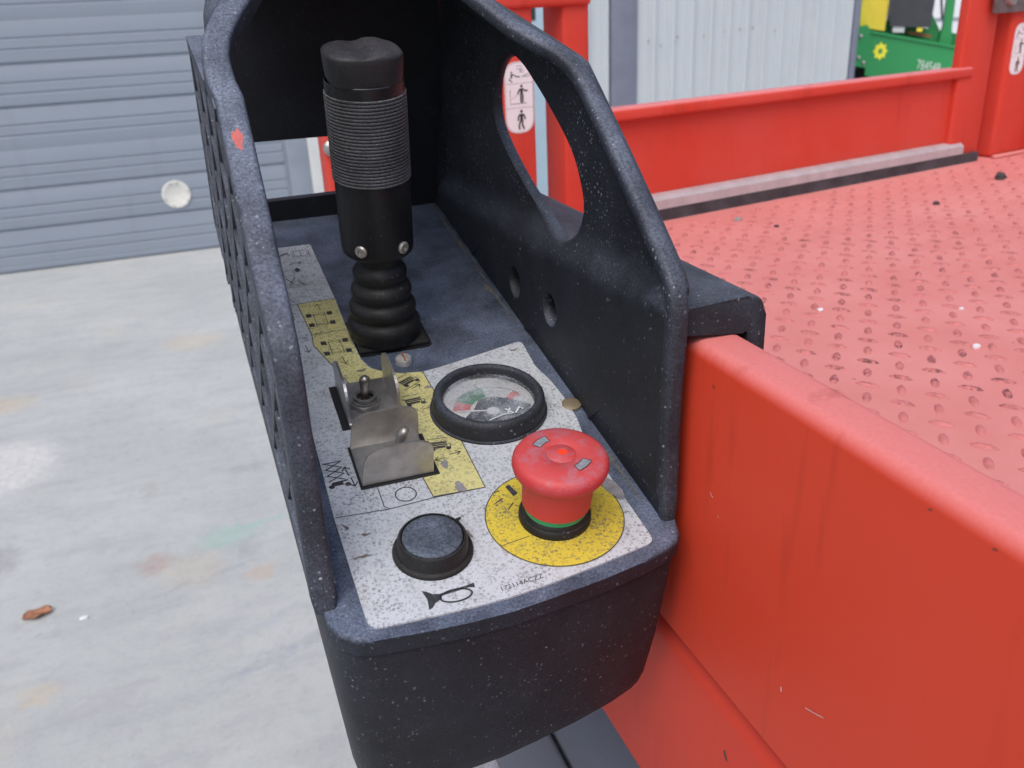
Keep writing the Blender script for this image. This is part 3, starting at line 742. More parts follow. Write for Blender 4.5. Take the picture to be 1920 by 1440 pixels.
# --- printed plate
plate_poly = rounded([(-88.2, -35.5), (-69, -36.4), (-50, -37.2), (-33, -37.0), (-15.5, -35.2), (7.6, -31.9), (34, -27.4), (34, 45), (37.2, 62), (38, 80), (37, 98), (34.3, 112), (36, 139.3), (-13, 127.3), (-25, 125.3), (-36, 127), (-44, 131.5), (-50, 137), (-53, 147), (-54, 180), (-54, 218), (-56, 297), (-85, 297), (-89.6, 28.7)],
                     [5, 4, 4, 4, 4, 4, 4, 3, 3, 3, 3, 3, 4, 6, 4, 3, 3, 3, 3, 1, 1, 2, 2, 2], 4)
PLATE = prism('control_plate', plate_poly, -0.9, 0.0, WHT, BOX)
yp = [(-76.5, 217.5), (-54.4, 218), (-54.4, 180), (-53.4, 147), (-50.4, 137), (-44.3, 131.7), (-36, 127.3), (-24.7, 125.4), (-23.7, 105), (-22.6, 58.7), (-22.4, 27), (-46, 28.0), (-47, 41), (-47, 123), (-63.5, 124.5), (-68.2, 143), (-75, 168.5), (-74, 180)]
Ink(0.08).poly(yp[::-1]).build('yellow_field', YPL, PLATE)
k = Ink(0.22)
k.line(yp[-5:] + yp[:2], 0.45); k.line(yp[7:12], 0.45); k.line([(-46, 28.2), (-47, 42)], 0.4)
k.line([(-83, 217.3), (-54.4, 218)], 0.4); k.line([(-73.8, 180), (-55.5, 180.2)], 0.4); k.line([(-84, 178), (-77, 178.2)], 0.4)
k.line([(-89, 27.9), (-66, 26.2), (-46, 27.4), (-22.4, 26.9)], 0.4)
k.line([(-67.8, 41), (-67.8, 28.5), (-66, 26.3)], 0.4); k.line(circ(-57, 33.4, 4.6, 32), 0.5, True)
k.build('field_outline', INK, PLATE); k = Ink(0.22)
def pic():
    global k
    k.build('pictogram', INK, PLATE); k = Ink(0.22)
def van(cx_, cy_):
    k.line([(cx_ - 3.2, cy_ - 7), (cx_ + 3.2, cy_ - 7), (cx_ + 3.2, cy_ + 7), (cx_ - 3.2, cy_ + 7)], 0.4, True)
    for sx in (-1, 1):
        for sy in (-1, 1): k.rect(cx_ + sx * 6 - 1.5, cx_ + sx * 6 + 1.5, cy_ + sy * 5.6 - 2, cy_ + sy * 5.6 + 2)
    for sy in (-5.6, 5.6): k.line([(cx_ - 5, cy_ + sy), (cx_ + 5, cy_ + sy)], 0.35)
    k.line([(cx_ + .5, cy_ + 4), (cx_ + 2.4, cy_ + 4), (cx_ + 2.4, cy_ + 6)], 0.3)
van(-66.3, 196); k.arrow(-64.6, 206.5, -0.8, 7.5); pic(); van(-63.4, 163.5); k.arrow(-62.2, 153, 0.5, -8); pic()
k.arrow(-80.5, 200, -0.8, 8); pic(); k.arrow(-79.2, 170, 0.6, -8); pic()
# manual, tilting platform and arrow at the top of the plate
k.line([(-68.5, 280.5), (-60, 281), (-60, 289), (-68.5, 288.5)], 0.4, True); k.line([(-64.3, 281), (-64.3, 288.5)], 0.4); k.line([(-69.3, 281), (-70, 287.5)], 0.4); k.line([(-59.2, 281), (-58.6, 288)], 0.4)
k.line([(-77, 285), (-74, 287), (-71.5, 284.5)], 0.9); k.line([(-78, 283), (-72, 288)], 0.5)
k.line([(-74, 269), (-71, 272), (-67, 271.5)], 0.5); k.arrow(-68, 271.7, 2.4, -0.8, 0.5, 2)
k.poly([(-69.8, 257.8), (-67.8, 261.5), (-69.8, 265), (-71.8, 261.5)])
k.line([(-79, 254), (-72, 255), (-72, 262), (-79, 261)], 0.35, True)
for (a, b_) in (((-78.5, 252), (-74.5, 243)), ((-72.5, 252), (-77, 243)), ((-71.5, 247), (-68.5, 240.5))): k.line([a, b_], 0.6)
k.line([(-79, 241.5), (-68, 242.5), (-68, 240), (-79.5, 239)], 0.4, True); k.line([(-80.5, 236), (-78.5, 230), (-81, 226), (-77.5, 220)], 0.35)
pic()
# scissor lift picture with up and down arrows
for i in range(3):
    y0 = 51.5 + i * 4.4
    k.line([(-87.5, y0), (-80, y0 + 4.4)], 0.5); k.line([(-80, y0), (-87.5, y0 + 4.4)], 0.5)
k.line([(-88, 64.9), (-79.5, 64.9)], 0.5); k.rect(-86.5, -81.5, 48.2, 50.6)
for x in (-86.8, -79.6): k.poly(circ(x, 48, 1.3, 12))
k.line([(-86, 50.4), (-79, 50.8)], 0.8)
k.arrow(-78.2, 53.5, -0.8, 6.5, 0.55); k.arrow(-77.6, 52, 0.6, -6.5, 0.55); pic()
def lorry(cx_, cy_, a):
    ca, sa = math.cos(R(a)), math.sin(R(a))
    q = lambda x, y: (cx_ + x * ca - y * sa, cy_ + x * sa + y * ca)
    k.line([q(-5, 3), q(4, 3), q(4, 6), q(-5, 6)], 0.35, True)
    for y in (0.9, 2.2): k.line([q(-4.6, y), q(3.6, y)], 0.9)
    k.poly([q(-4.6, -1.6), q(2.6, -1.6), q(2.6, 0), q(-4.6, 0)]); k.line([q(3.2, -1.4), q(5, -1.4), q(5, 1), q(3.4, 1.2)], 0.5, True)
    for x in (-3.6, 3.8): k.poly(circ(*q(x, -2.2), 1.25, 12))
lorry(-33.8, 118.5, 28); k.line([(-38, 111), (-28, 117)], 0.4); k.arrow(-34, 111.5, 5, 2.8, 0.45, 2.2); pic()
lorry(-35.5, 100, 4); k.arrow(-33.5, 92.5, 5.5, 0.6, 0.45, 2.2); pic()
lorry(-33.5, 61.5, -6); k.arrow(-31, 54, 5.5, 0.6, 0.45, 2.2); k.arrow(-33.5, 52.5, -5, -0.4, 0.45, 2.2); pic()
# horn symbol
hx, hy = -65.0, -28.3
hq = lambda x, y: (hx + x * 0.998 - y * 0.05, hy + x * -0.02 + y * 1.0)
k.poly([hq(*p) for p in [(0, -5), (1.4, -4.6), (3.4, -2.4), (6.3, -1.2), (6.6, 1.3), (3.6, 2.2), (1.6, 4.2), (0.2, 4.9), (0.9, 0)]])
k.poly([hq(*p) for p in [(6.2, 0.3), (18.0, 1.4), (20.3, 0.7), (20.6, 3.2), (18.2, 2.7), (6.4, 1.5)]])
el = [(12.0 + 6.3 * math.cos(a), -1.1 + 3.1 * math.sin(a)) for a in [2 * math.pi * i / 28 for i in range(28)]]
k.line([hq(*p) for p in el], 0.8, True)
k.build('horn_symbol', INK, PLATE)
text_mesh('part_number', '172114ACZZ', 3.3, lambda p: (-36.0 + p[0] * 1.0, -33.3 + p[0] * 0.085 + p[1], 0.15), INK, PLATE)
# worn and grimy patches: bare dull plate and dried mud with outlines of their own
WORN = simple('worn_grey_patch', (0.24, 0.24, 0.26), 0.6, vary=0.25, sc=300); MUD = simple('dried_mud', (0.17, 0.155, 0.14), 0.8, vary=0.4, sc=500)
def blob(cx_, cy_, rx, ry, z, mat, name, rot=0.0, jag=0.25):
    ph = [random.uniform(0, 6.28) for _ in range(4)]; pts = []
    for i in range(36):
        a = 2 * math.pi * i / 36; rr = 1 + jag * (math.sin(2 * a + ph[0]) * .5 + math.sin(3 * a + ph[1]) * .5 + math.sin(7 * a + ph[2]) * .25 + math.sin(11 * a + ph[3]) * .2)
        x, y = rx * rr * math.cos(a), ry * rr * math.sin(a); pts.append((cx_ + x * math.cos(rot) - y * math.sin(rot), cy_ + x * math.sin(rot) + y * math.cos(rot)))
    Ink(z).poly(pts).build(name, mat, PLATE)
blob(-33, 30.5, 2.2, 3.6, 0.30, WORN, 'worn_patch', 0.3)
blob(-26, 110.5, 1.6, 1.3, 0.30, WORN, 'worn_patch'); blob(-35, 48, 1.8, 2.6, 0.30, WORN, 'worn_patch')
for (x, y, rx, ry, ro) in ((-86, 21, 2.2, 0.6, -.9), (-83, 2, 3.6, 0.6, .1), (-79, 14, 1.6, 0.8, .2), (-38.5, 1.5, 1.2, 2.0, .4), (-55, 136, 2.2, 1.2, .4), (29, 131, 2.0, 0.7, .3)):
    blob(x, y, rx, ry, 0.28, MUD, 'mud_smear', ro, 0.6)
blob(31.2, 8.5, 3.2, 8.5, 0.62, WORN, 'worn_patch', 0.18, 0.12)
DUSTM = simple('caked_dust', (0.115, 0.115, 0.11), 0.9, vary=0.5, sc=700)
for x, y, rx, ry in ((39.4, 330, 1.2, 14), (39.8, 300, 1.6, 20), (40.2, 262, 1.4, 18), (40.4, 232, 0.9, 16), (38.5, 205, 2.2, 6), (40.3, 186, 0.8, 18), (40.6, 20, 0.9, 16)): blob(x, y, rx, ry, -0.82, DUSTM, 'dust_line', 0.0, 0.5)
# slotted screw, corner fixings
scw = lathe('plate_screw', [(4.6, -1), (4.6, 1.4), (4.0, 2.4), (1.5, 2.9), (0.1, 2.9)], (-31.6, 138.5, 0), simple('screw_zinc', (0.42, 0.42, 0.43), 0.4, 0.3, vary=0.3, sc=300), BOX, 24, cap=False)
box('screw_slot', -32.1, -31.1, 134.6, 142.4, 2.2, 3.0, RUST, scw)
lathe('plate_stud', [(5, -1), (5, 0.4), (4, 0.9), (0.1, 1.0)], (39.2, 74, 0), simple('brass_stud', (0.30, 0.25, 0.17), 0.5, 0.5), BOX, 20, cap=False)

# --- emergency stop
ES = lathe('stop_button_collar', [(15.6, 0.2), (15.6, 2.6), (15.0, 3.6), (14.2, 3.9), (13.9, 5.2), (13.2, 6.0), (12.6, 6.0), (12.6, 8.0), (0.1, 8.0)], (0, 0, 0), RUB, BOX, 56, 35, cap=False)
rg = Ink(0.36)
o_ = circ(0, 0, 30, 72); i_ = circ(0, 0, 14.5, 72)
vo = [rg.v(p) for p in o_]; vi = [rg.v(p) for p in i_]
for q in range(72): rg.bm.faces.new((vo[q], vo[(q + 1) % 72], vi[(q + 1) % 72], vi[q]))
YR = rg.build('yellow_ring', YRG, BOX)
k = Ink(0.48); k.line(circ(0, 0, 29.8, 72), 0.4, True)
k.line([(-27.8, -10.2), (-14.6, -8.4)], 0.3); k.line([(14, 10.6), (26, 13.4)], 0.3)
k.line([(-20, 21.8), (-17.4, 22.5)], 0.5); k.line([(-21.5, 15.2), (-17.4, 17.2)], 0.55); k.line([(-17.8, 9.6), (-14, 13.2)], 0.55)
k.poly([(-12.6, 17), (-10, 18.5), (-12.0, 25), (-14, 24)])
k.build('ring_print', INK, YR)
ESR = paint('stop_button_red', (0.52, 0.030, 0.030), rough=0.55, up=0.22, chalk=0.14, chalk_sheen_col=(0.55, 0.15, 0.16), dirt=0.03)
nt = ESR.node_tree; b = nt.nodes['Principled BSDF']
src = b.inputs['Base Color'].links[0].from_socket; co = coord(nt)
nzz = nd(nt, 'ShaderNodeSeparateXYZ', {0: co}).outputs[2]
dn = mth(nt, 'MULTIPLY', rng(nt, noise(nt, co, 120, 4.0, 0.65), 0.46, 0.62), rng(nt, nzz, 0.031, 0.037))
dn = mth(nt, 'MULTIPLY', dn, rng(nt, noise(nt, co, 1300, 3.0, 0.6), 0.38, 0.58, 0.1, 0.55))
nt.links.new(mix(nt, dn, src, (0.28, 0.22, 0.30)), b.inputs['Base Color'])
GRN = simple('green_band', (0.02, 0.30, 0.14), 0.4, vary=0.1, sc=100)
lean = lambda p: (p[0] - 0.01 * p[2], p[1] - 0.085 * p[2], p[2])
lathe('green_band', [(12.9, 6), (13.4, 6.4), (13.4, 9.6)], (0, 0, 0), GRN, ES, 56, T=lean, cap=False)
bt = lathe('stop_button_head', [(13.8, 9.5), (14.6, 10), (14.9, 17), (15.2, 23.5), (16.2, 26.4), (18.2, 27.7), (19.3, 29.2), (19.9, 31.4), (19.7, 33.6), (18.8, 35.4), (17, 36.3), (12, 36.9), (6.2, 37.1), (6.0, 36.9), (5.8, 37.1), (0.1, 37.3)], (0, 0, 0), ESR, ES, 64, 50, T=lean, cap=False)
kk = Ink(37.35, lean); kk.poly(circ(0.6, 0.4, 1.9, 24)).build('signal_dot', simple('bright_orange_red', (0.95, 0.06, 0.02), 0.35, vary=0.02), ES)
GPA = simple('grey_arrow_inlay', (0.23, 0.25, 0.29), 0.6, vary=0.25, sc=400)
for a0, a1 in ((100, 138), (282, 320)):
    pts = circ(0, 0, 12.6, 8, R(a0), R(a1)) + circ(0, 0, 8.9, 8, R(a0), R(a1))[::-1]
    kk = Ink(37.12, lean); kk.poly(pts).build('turn_arrow', GPA, ES)
    kk = Ink(37.2, lean); kk.line(pts, 0.3, True).build('arrow_groove', simple('dark_groove', (0.08, 0.01, 0.01), 0.6), ES)

# --- horn button
HB = lathe('horn_button_bezel', [(16.6, 0.1), (16.6, 0.8), (16.2, 1.4), (14.9, 1.7), (14.5, 2.4), (14.2, 7.2), (13.6, 8.2), (12.9, 8.3), (12.6, 7.6), (12.6, 6.5)], (-55, -3.6, 0), RUB, BOX, 56, 35, cap=False)
lathe('horn_button_cap', [(12.4, 4), (12.4, 8.0), (11.9, 8.5), (9, 8.4), (5, 8.0), (0.1, 7.8)], (-55, -3.6, 0), plastic('dusty_button_plastic', film=0.10, up=0.55, speck=0.5, dust=(0.15, 0.185, 0.25)), HB, 48, 50, cap=False)

prism('bezel_tab', [(-45.5, 6.2), (-41.8, 7.2), (-38.6, 11.2), (-42.5, 10.6)], 0.4, 1.1, RUB, HB)
# --- charge gauge
GC = (-2, 83, 0)
GB = lathe('gauge_bezel', [(29.4, 0.1), (29.4, 0.9), (28.3, 1.2), (28.0, 6.4), (27.6, 8.4), (26.4, 9.9), (25.0, 10.3), (23.8, 9.8), (23.2, 8.6), (22.8, 5.4), (22.8, 3.0)], GC, plastic('gauge_bezel_rubber', film=0.10, up=0.20, speck=0.55, base=(0.012, 0.012, 0.014)), BOX, 64, 45, cap=False)
DLW = simple('dial_white', (0.62, 0.65, 0.68), 0.5, vary=0.05, sc=80)
lathe('dial_face', [(22.8, 3.2), (0.1, 3.2)], GC, DLW, GB, 48, cap=False)
def arcpatch(r0, r1, a0, a1, z, name, mat, c=(-2, 77)):
    pts = circ(c[0], c[1], r1, 14, R(a0), R(a1)) + circ(c[0], c[1], r0, 14, R(a0), R(a1))[::-1]
    Ink(z).poly(pts).build(name, mat, GB)
arcpatch(11, 19.5, 88, 140, 3.35, 'green_sector', simple('dial_green', (0.02, 0.22, 0.09), 0.5, vary=0.2, sc=300))
arcpatch(11, 19.5, 141, 166, 3.35, 'red_sector', simple('dial_red', (0.62, 0.09, 0.09), 0.5, vary=0.1))
arcpatch(11, 19.5, 26, 40, 3.35, 'red_sector', MATS['dial_red'])
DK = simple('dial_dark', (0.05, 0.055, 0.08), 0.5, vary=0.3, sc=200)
Ink(3.35).poly([(-22, 70), (-10, 81), (-6, 87.5), (2, 88), (9, 84), (18, 76), (14, 66.5), (5, 62), (-8, 62), (-17, 66)]).build('dial_dark_area', DK, GB)  # the dial's own dark lower area
k = Ink(3.5); k.line(circ(-2, 77, 19.8, 24, R(30), R(140)), 0.3); k.line([(-2.5, 97), (-4.5, 100), (-2.8, 101)], 0.4); k.build('dial_print', INK, GB)
k = Ink(3.6); k.line([(-4, 77), (-19, 81)], 1.2); k.poly(circ(-2, 76, 3.2, 20)); k.build('needle', DLW, GB)
GL, nt, b = newmat('dusty_gauge_glass'); co = coord(nt)
b.inputs['Base Color'].default_value = (0.50, 0.55, 0.62, 1); setb(b, rough=0.45)
tr = nd(nt, 'ShaderNodeBsdfTransparent'); gl = nd(nt, 'ShaderNodeBsdfGlossy', {'Roughness': 0.08})
fr = nd(nt, 'ShaderNodeFresnel', {'IOR': 1.45})
clr = nd(nt, 'ShaderNodeMixShader', {0: fr.outputs[0], 1: tr.outputs[0], 2: gl.outputs[0]})
ds = mth(nt, 'ADD', rng(nt, noise(nt, co, 70, 3.0, 0.6), 0.35, 0.70, 0.02, 0.50), mth(nt, 'MULTIPLY', rng(nt, noise(nt, co, 1100, 3.0, 0.7), 0.50, 0.62), 0.30), True)
mx = nd(nt, 'ShaderNodeMixShader', {0: ds, 1: clr.outputs[0], 2: b.outputs[0]})
nt.links.new(mx.outputs[0], nt.nodes['Material Output'].inputs['Surface'])
lathe('gauge_glass', [(22.9, 5.6), (20, 6.3), (14, 7.1), (7, 7.6), (0.1, 7.8)], GC, GL, GB, 48, 60, cap=False)
SCR = simple('pale_scratch', (0.62, 0.66, 0.72), 0.5, vary=0.05)
k = Ink(7.75); k.line([(2, 66), (4.6, 70.5)], 0.9); k.line([(2.2, 70.5), (5, 66)], 0.9); k.line([(6, 66), (9.4, 70), (10.6, 68)], 0.9); k.line([(-8, 64), (0, 66.5), (4, 66)], 0.5); k.build('scratch', SCR, GB)

# --- toggle switches with steel guards
def guard_plate(name, pts2, mp, th, par, mat):
    n = len(pts2); vs = [mp(a, b_, 0) for a, b_ in pts2] + [mp(a, b_, th) for a, b_ in pts2]
    fs = [tuple(range(n)), tuple(range(2 * n - 1, n - 1, -1))] + [(i, (i + 1) % n, n + (i + 1) % n, n + i) for i in range(n)]
    return raw(name, vs, fs, mat, par)
DARK = simple('black_gasket', (0.014, 0.015, 0.018), 0.6, vary=0.3, sc=100)
G1 = box('toggle_guard', -71, -45.5, 88, 124, 0.6, 2.0, STL, BOX, 0.3)
box('gasket', -74.5, -45, 87, 125, 0.12, 0.58, DARK, G1)
shp = rounded([(89, 1), (124, 1), (126.5, 14), (119, 20.5), (92, 21)], [0, 0, 3, 6, 12], 7)
guard_plate('guard_cheek', shp, lambda a, b_, h: (-71.0 + h, a, b_), 1.3, G1, STL)
guard_plate('guard_cheek', shp, lambda a, b_, h: (-46.3 + h, a, b_), 1.3, G1, STW)
hexn = circ(-60, 102.5, 8.0, 6, R(10), R(10) + 2 * math.pi)
prism('hex_nut', hexn, 2.0, 4.6, ZNC, G1, 0.5)
lathe('toggle_bush', [(6.4, 4.6), (6.4, 5.6), (5.6, 5.7), (5.6, 7.6), (4.4, 7.8), (4.0, 6.8)], (-60, 102.5, 0), simple('dull_zinc', (0.20, 0.20, 0.20), 0.5, 0.6, vary=0.3, sc=300), G1, 28, cap=False)
def lever(par, c, dx, dy, L=14.0):
    T = lambda p: (p[0] + dx * p[2], p[1] + dy * p[2], p[2])
    lathe('toggle_lever', [(1.9, 3), (2.0, 6), (2.4, L), (2.75, L + 2), (2.5, L + 4.0), (1.6, L + 5.0), (0.1, L + 5.4)], c, STW if L < 14 else simple('lever_steel', (0.36, 0.33, 0.30), 0.30, 0.9, vary=0.3, sc=200), par, 20, 50, T=T, cap=False)
lever(G1, (-60, 103.5, 0), 0.01, -0.16, 15)
G2 = box('toggle_guard', -74, -41.5, 44.8, 70.5, 0.6, 2.0, STL, BOX, 0.3)
box('gasket', -75, -39.0, 42.0, 73, 0.12, 0.58, DARK, G2)
sh2 = rounded([(-74, 1), (-41.4, 1), (-41.2, 17), (-48, 20), (-72, 19.5)], [0, 0, 6, 5, 12], 7)
guard_plate('guard_cheek', sh2, lambda a, b_, h: (a, 43.4 + h, b_), 1.3, G2, STW)
guard_plate('guard_cheek', [(a, b_ + 0.4) for a, b_ in sh2], lambda a, b_, h: (a, 70.0 + h, b_), 1.3, G2, STW)
prism('hex_nut', circ(-57, 57, 8.0, 6, 0.3, 0.3 + 2 * math.pi), 2.0, 4.6, ZNC, G2, 0.5)
lever(G2, (-57.0, 57, 0), 0.33, 0.0, 13)

# --- joystick
JC = (-35, 168)
jb = prism('joystick_base', rounded([(-54, 150), (-12, 150), (-12, 190), (-54, 190)], 4, 4), -1.2, -0.4, simple('base_gap', (0.008, 0.008, 0.009), 0.6), BOX)
box('base_flange', -52.5, -13.5, 151.5, 188.5, -0.6, 1.8, RUB, jb, 1.0)
TJ = lambda p: (p[0] - 0.018 * p[2], p[1] - 0.015 * p[2], p[2])
bo = [(19.2, 1.8), (19.8, 3.5), (19.6, 6)]
for i in range(4):
    z = 6 + i * 10.5; r0 = 19.8 - i * 1.9
    bo += [(r0, z + 1), (r0 + 0.5, z + 3.0), (r0 + 0.1, z + 5.2), (r0 - 1.4, z + 7.4), (r0 - 2.7, z + 8.6), (r0 - 2.9, z + 9.8)]
bo += [(12.0, 50), (11.5, 58)]
lathe('joystick_boot', bo, (JC[0], JC[1], 0), RUB, jb, 48, 60, T=TJ, cap=False)
grp = lathe('joystick_grip', [(0.1, 54), (17.8, 54), (18.6, 55), (18.9, 58), (18.9, 94.5), (18.2, 95)], (JC[0], JC[1], 0), GRIP, jb, 56, 40, T=TJ, cap=False)
rp = [(18.4, 94)]; z = 94.6
while z < 136.5:
    rp += [(18.3, z), (19.6, z + 0.28), (19.6, z + 0.92), (18.3, z + 1.20)]; z += 1.66
rp += [(18.6, 137)]
lathe('ribbed_sleeve', rp, (JC[0], JC[1], 0), RIB, jb, 56, 20, T=TJ, cap=False)
lathe('upper_collar', [(18.4, 136.8), (18.9, 137), (18.9, 142.6), (18.5, 143.0)], (JC[0], JC[1], 0), GRIP, jb, 56, 35, T=TJ, cap=False)
vs, fs = [], []; n = 56; rows = 12
for i in range(rows + 1):
    t = i / rows
    for q in range(n):
        a = 2 * math.pi * q / n; ca, sa = math.cos(a), math.sin(a)
        e = 3.2; sup = (abs(ca) ** e + abs(sa) ** e) ** (-1 / e)
        if t < 0.5: rr = 18.6 + 0.9 * math.sin(t * 2 * math.pi / 2); z = 142.8 + t * 2 * 12
        else: s_ = (t - 0.5) * 2; rr = 19.5 * math.cos(s_ * math.pi / 2 * 0.99) ** 0.55; z = 154.8 + 2.6 * math.sin(s_ * math.pi / 2) ** 0.8
        x = rr * sup * ca * 0.93; y = rr * sup * sa * 0.93
        if t >= 0.5:
            u = x / 19.0; z += s_ * (1.8 * math.exp(-((u - 0.35) / 0.25) ** 4) + 0.6 * math.exp(-((u + 0.55) / 0.22) ** 4) - 1.5 * math.exp(-((u + 0.10) / 0.15) ** 2))
        vs.append(TJ((JC[0] + x, JC[1] + y, z)))
for i in range(rows):
    for q in range(n): q2 = (q + 1) % n; fs.append((i * n + q, i * n + q2, (i + 1) * n + q2, (i + 1) * n + q))
fs.append(tuple(rows * n + q for q in range(n)))
raw('thumb_cap', vs, fs, plastic('thumb_cap_rubber', base=(0.012, 0.012, 0.014), film=0.06, up=0.30, speck=0.05, rough=0.5, dust=(0.14, 0.14, 0.16)), jb, 60)
for a in (-128, -58):
    ca, sa = math.cos(R(a)), math.sin(R(a))
    TS = lambda p, ca=ca, sa=sa: (JC[0] - 1 + ca * (18.2 + p[2]) - sa * p[0], JC[1] - 1 + sa * (18.2 + p[2]) + ca * p[0], 60.5 + p[1])
    lathe('grip_screw', [(3.3, 0), (3.3, 1.2), (2.6, 1.9), (1.4, 1.9), (1.3, 1.0), (0.1, 1.0)], (0, 0, 0), STW, jb, 18, T=TS, cap=False)

# ================================================================== things beyond the platform
# green machine
GRNM = paint('green_machine_paint', (0.020, 0.27, 0.080), chalk=0.2, chalk_sheen_col=(0.06, 0.36, 0.15), rough=0.45, dirt=0.06, sc=0.6)
YEL = simple('yellow_machine_paint', (0.85, 0.68, 0.06), 0.45, vary=0.05, sc=10); CHR = simple('charcoal_plastic', (0.045, 0.05, 0.058), 0.5, vary=0.15, sc=10)
ga = R(-35)
GM = thing('green_machine', 'green and yellow work machine with gear emblem parked beyond the warehouse corner', 'machine', (4.950, 6.0, 0), (0, 0, ga))
def gpoly(name, pts, d0, d1, mat, par=None, r=4): return prism(name, pts, 0, 1, mat, par or GM, 0, T=lambda p: (p[0], d0 + (d1 - d0) * p[2], p[1]))
gpoly('upright', [(-90, 200), (80, 200), (96, 900), (85, 1600), (0, 1600), (-30, 700)], -20, 120, GRNM)
gpoly('knuckle', [(70, 640), (172, 620), (178, 905), (150, 940), (80, 930)], -30, 110, GRNM)
fb = gpoly('front_beam', [(172, 560), (1500, 285), (1500, 600), (172, 880)], 0, 90, GRNM)
gpoly('beam_top_lip', [(172, 882), (1500, 602), (1500, 622), (172, 902)], -14, 100, GRNM)
gpoly('lower_beam', [(-40, 420), (1500, 110), (1500, 262), (-40, 560)], -25, 120, GRNM)
gpoly('back_beam', [(172, 840), (1500, 565), (1500, 705), (172, 985)], 180, 300, GRNM)
gpoly('yellow_panel', [(99, 925), (288, 890), (296, 1110), (310, 1600), (85, 1600)], 30, 80, YEL)
gpoly('charcoal_housing', rounded([(318, 925), (616, 905), (640, 1560), (300, 1560)], 22, 4), -10, 260, CHR)
gpoly('housing_feet', [(345, 880), (430, 876), (430, 924), (345, 926)], 0, 160, WTRIM); gpoly('amber_lamp', [(520, 880), (560, 876), (562, 906), (520, 908)], -5, 20, YEL)
gpoly('column', [(706, 780), (806, 760), (790, 900), (786, 1600), (730, 1600), (726, 910)], 120, 190, GRNM)
gpoly('back_wedge', [(640, 830), (760, 800), (640, 1010)], 210, 300, GRNM); gpoly('right_upright', [(850, 720), (980, 700), (960, 1600), (900, 1600)], 60, 200, GRNM)
em = []
for i in range(24):
    a = 2 * math.pi * i / 24; rr = 70 if i % 3 == 0 else (54 if i % 3 == 1 else 52); em.append((270 + rr * 0.80 * math.cos(a), 742 + rr * math.sin(a)))
inn = [(270 + 18 * math.cos(2 * math.pi * i / 24) * 0.85, 742 + 20 * math.sin(2 * math.pi * i / 24)) for i in range(24)]
k = Ink(-4, lambda p: (p[0], p[2], p[1])); vo = [k.v(p) for p in em]; vi = [k.v(p) for p in inn]
for q in range(24): k.bm.faces.new((vo[q], vo[(q + 1) % 24], vi[(q + 1) % 24], vi[q]))
k.build('gear_emblem', simple('emblem_yellow', (0.85, 0.82, 0.05), 0.5, vary=0.03), fb)
text_mesh('fleet_number', '784548', 105, lambda p: (552 + p[0] * 0.56, -4, 602 - p[0] * 0.56 * 0.205 + p[1]), simple('pale_lettering', (0.62, 0.72, 0.66), 0.5, vary=0.08), fb)
for x, z in ((20, 980), (40, 880), (30, 760), (110, 860), (110, 700), (150, 660), (20, 640)): lathe('bolt_head', [(16, 0), (16, 8), (10, 12), (0.1, 12)], (0, 0, 0), ZNC, GM, 6, T=lambda p, x=x, z=z: (x + p[0], (-31 if x > 70 else -21) - p[2], z + p[1]), cap=False)
gpoly('hydraulic_hose', [(640, 1600), (655, 1600), (668, 1180), (705, 960), (690, 955), (652, 1180)], 20, 40, CHR)
gpoly('rust_plate', [(470, 862), (640, 827), (640, 846), (470, 881)], 60, 110, RUST)
for x in (330, 1250):
    lathe('wheel', [(120, 0), (330, 0), (350, 30), (350, 170), (330, 200), (120, 200)], (0, 0, 0), RUB, GM, 32, T=lambda p, x=x: (x + p[0], 150 + p[2], 350 + p[1]))
# white van far behind
VW = simple('white_van_paint', (0.74, 0.76, 0.80), 0.3, vary=0.03, sc=4)
VN = thing('white_van', 'white van parked far behind the green machine', 'van', (8.6, 10.4, 0), (0, 0, R(-30)))
side = rounded([(-2300, 380), (2300, 380), (2320, 900), (2150, 1050), (1400, 1150), (900, 1900), (-2250, 1950), (-2320, 900)], [80, 80, 150, 150, 200, 220, 160, 100], 6)
vb = prism('van_body', side, 0, 1, VW, VN, 0, T=lambda p: (p[0], -850 + 1700 * p[2], p[1]))
for x0, x1 in ((-2000, -1000), (-950, -150), (-100, 760)):
    gpts = rounded([(x0, 1150), (x1 + (220 if x1 > 700 else 0), 1150), (x1, 1780), (x0, 1800)], 60, 4)
    prism('side_window', gpts, 0, 1, MATS['dark_glass'], vb, 0, T=lambda p: (p[0], -855 + 4 * p[2], p[1]))
box('rubbing_strip', -2200, 2200, -858, -851, 760, 800, JAMB, vb)
for x in (-1450, 1450):
    wl = lathe('wheel', [(150, 0), (310, 0), (330, 30), (330, 190), (310, 220), (150, 220)], (0, 0, 0), RUB, VN, 32, T=lambda p, x=x: (x + p[0], -860 + p[2], 330 + p[1]))
    lathe('hub_cap', [(0.1, -4), (150, 0), (190, 6)], (0, 0, 0), ZNC, wl, 24, T=lambda p, x=x: (x + p[0], -866 + p[2], 330 + p[1]), cap=False)
box('headlight', 2230, 2330, -800, -560, 780, 900, WTRIM, vb, 20)

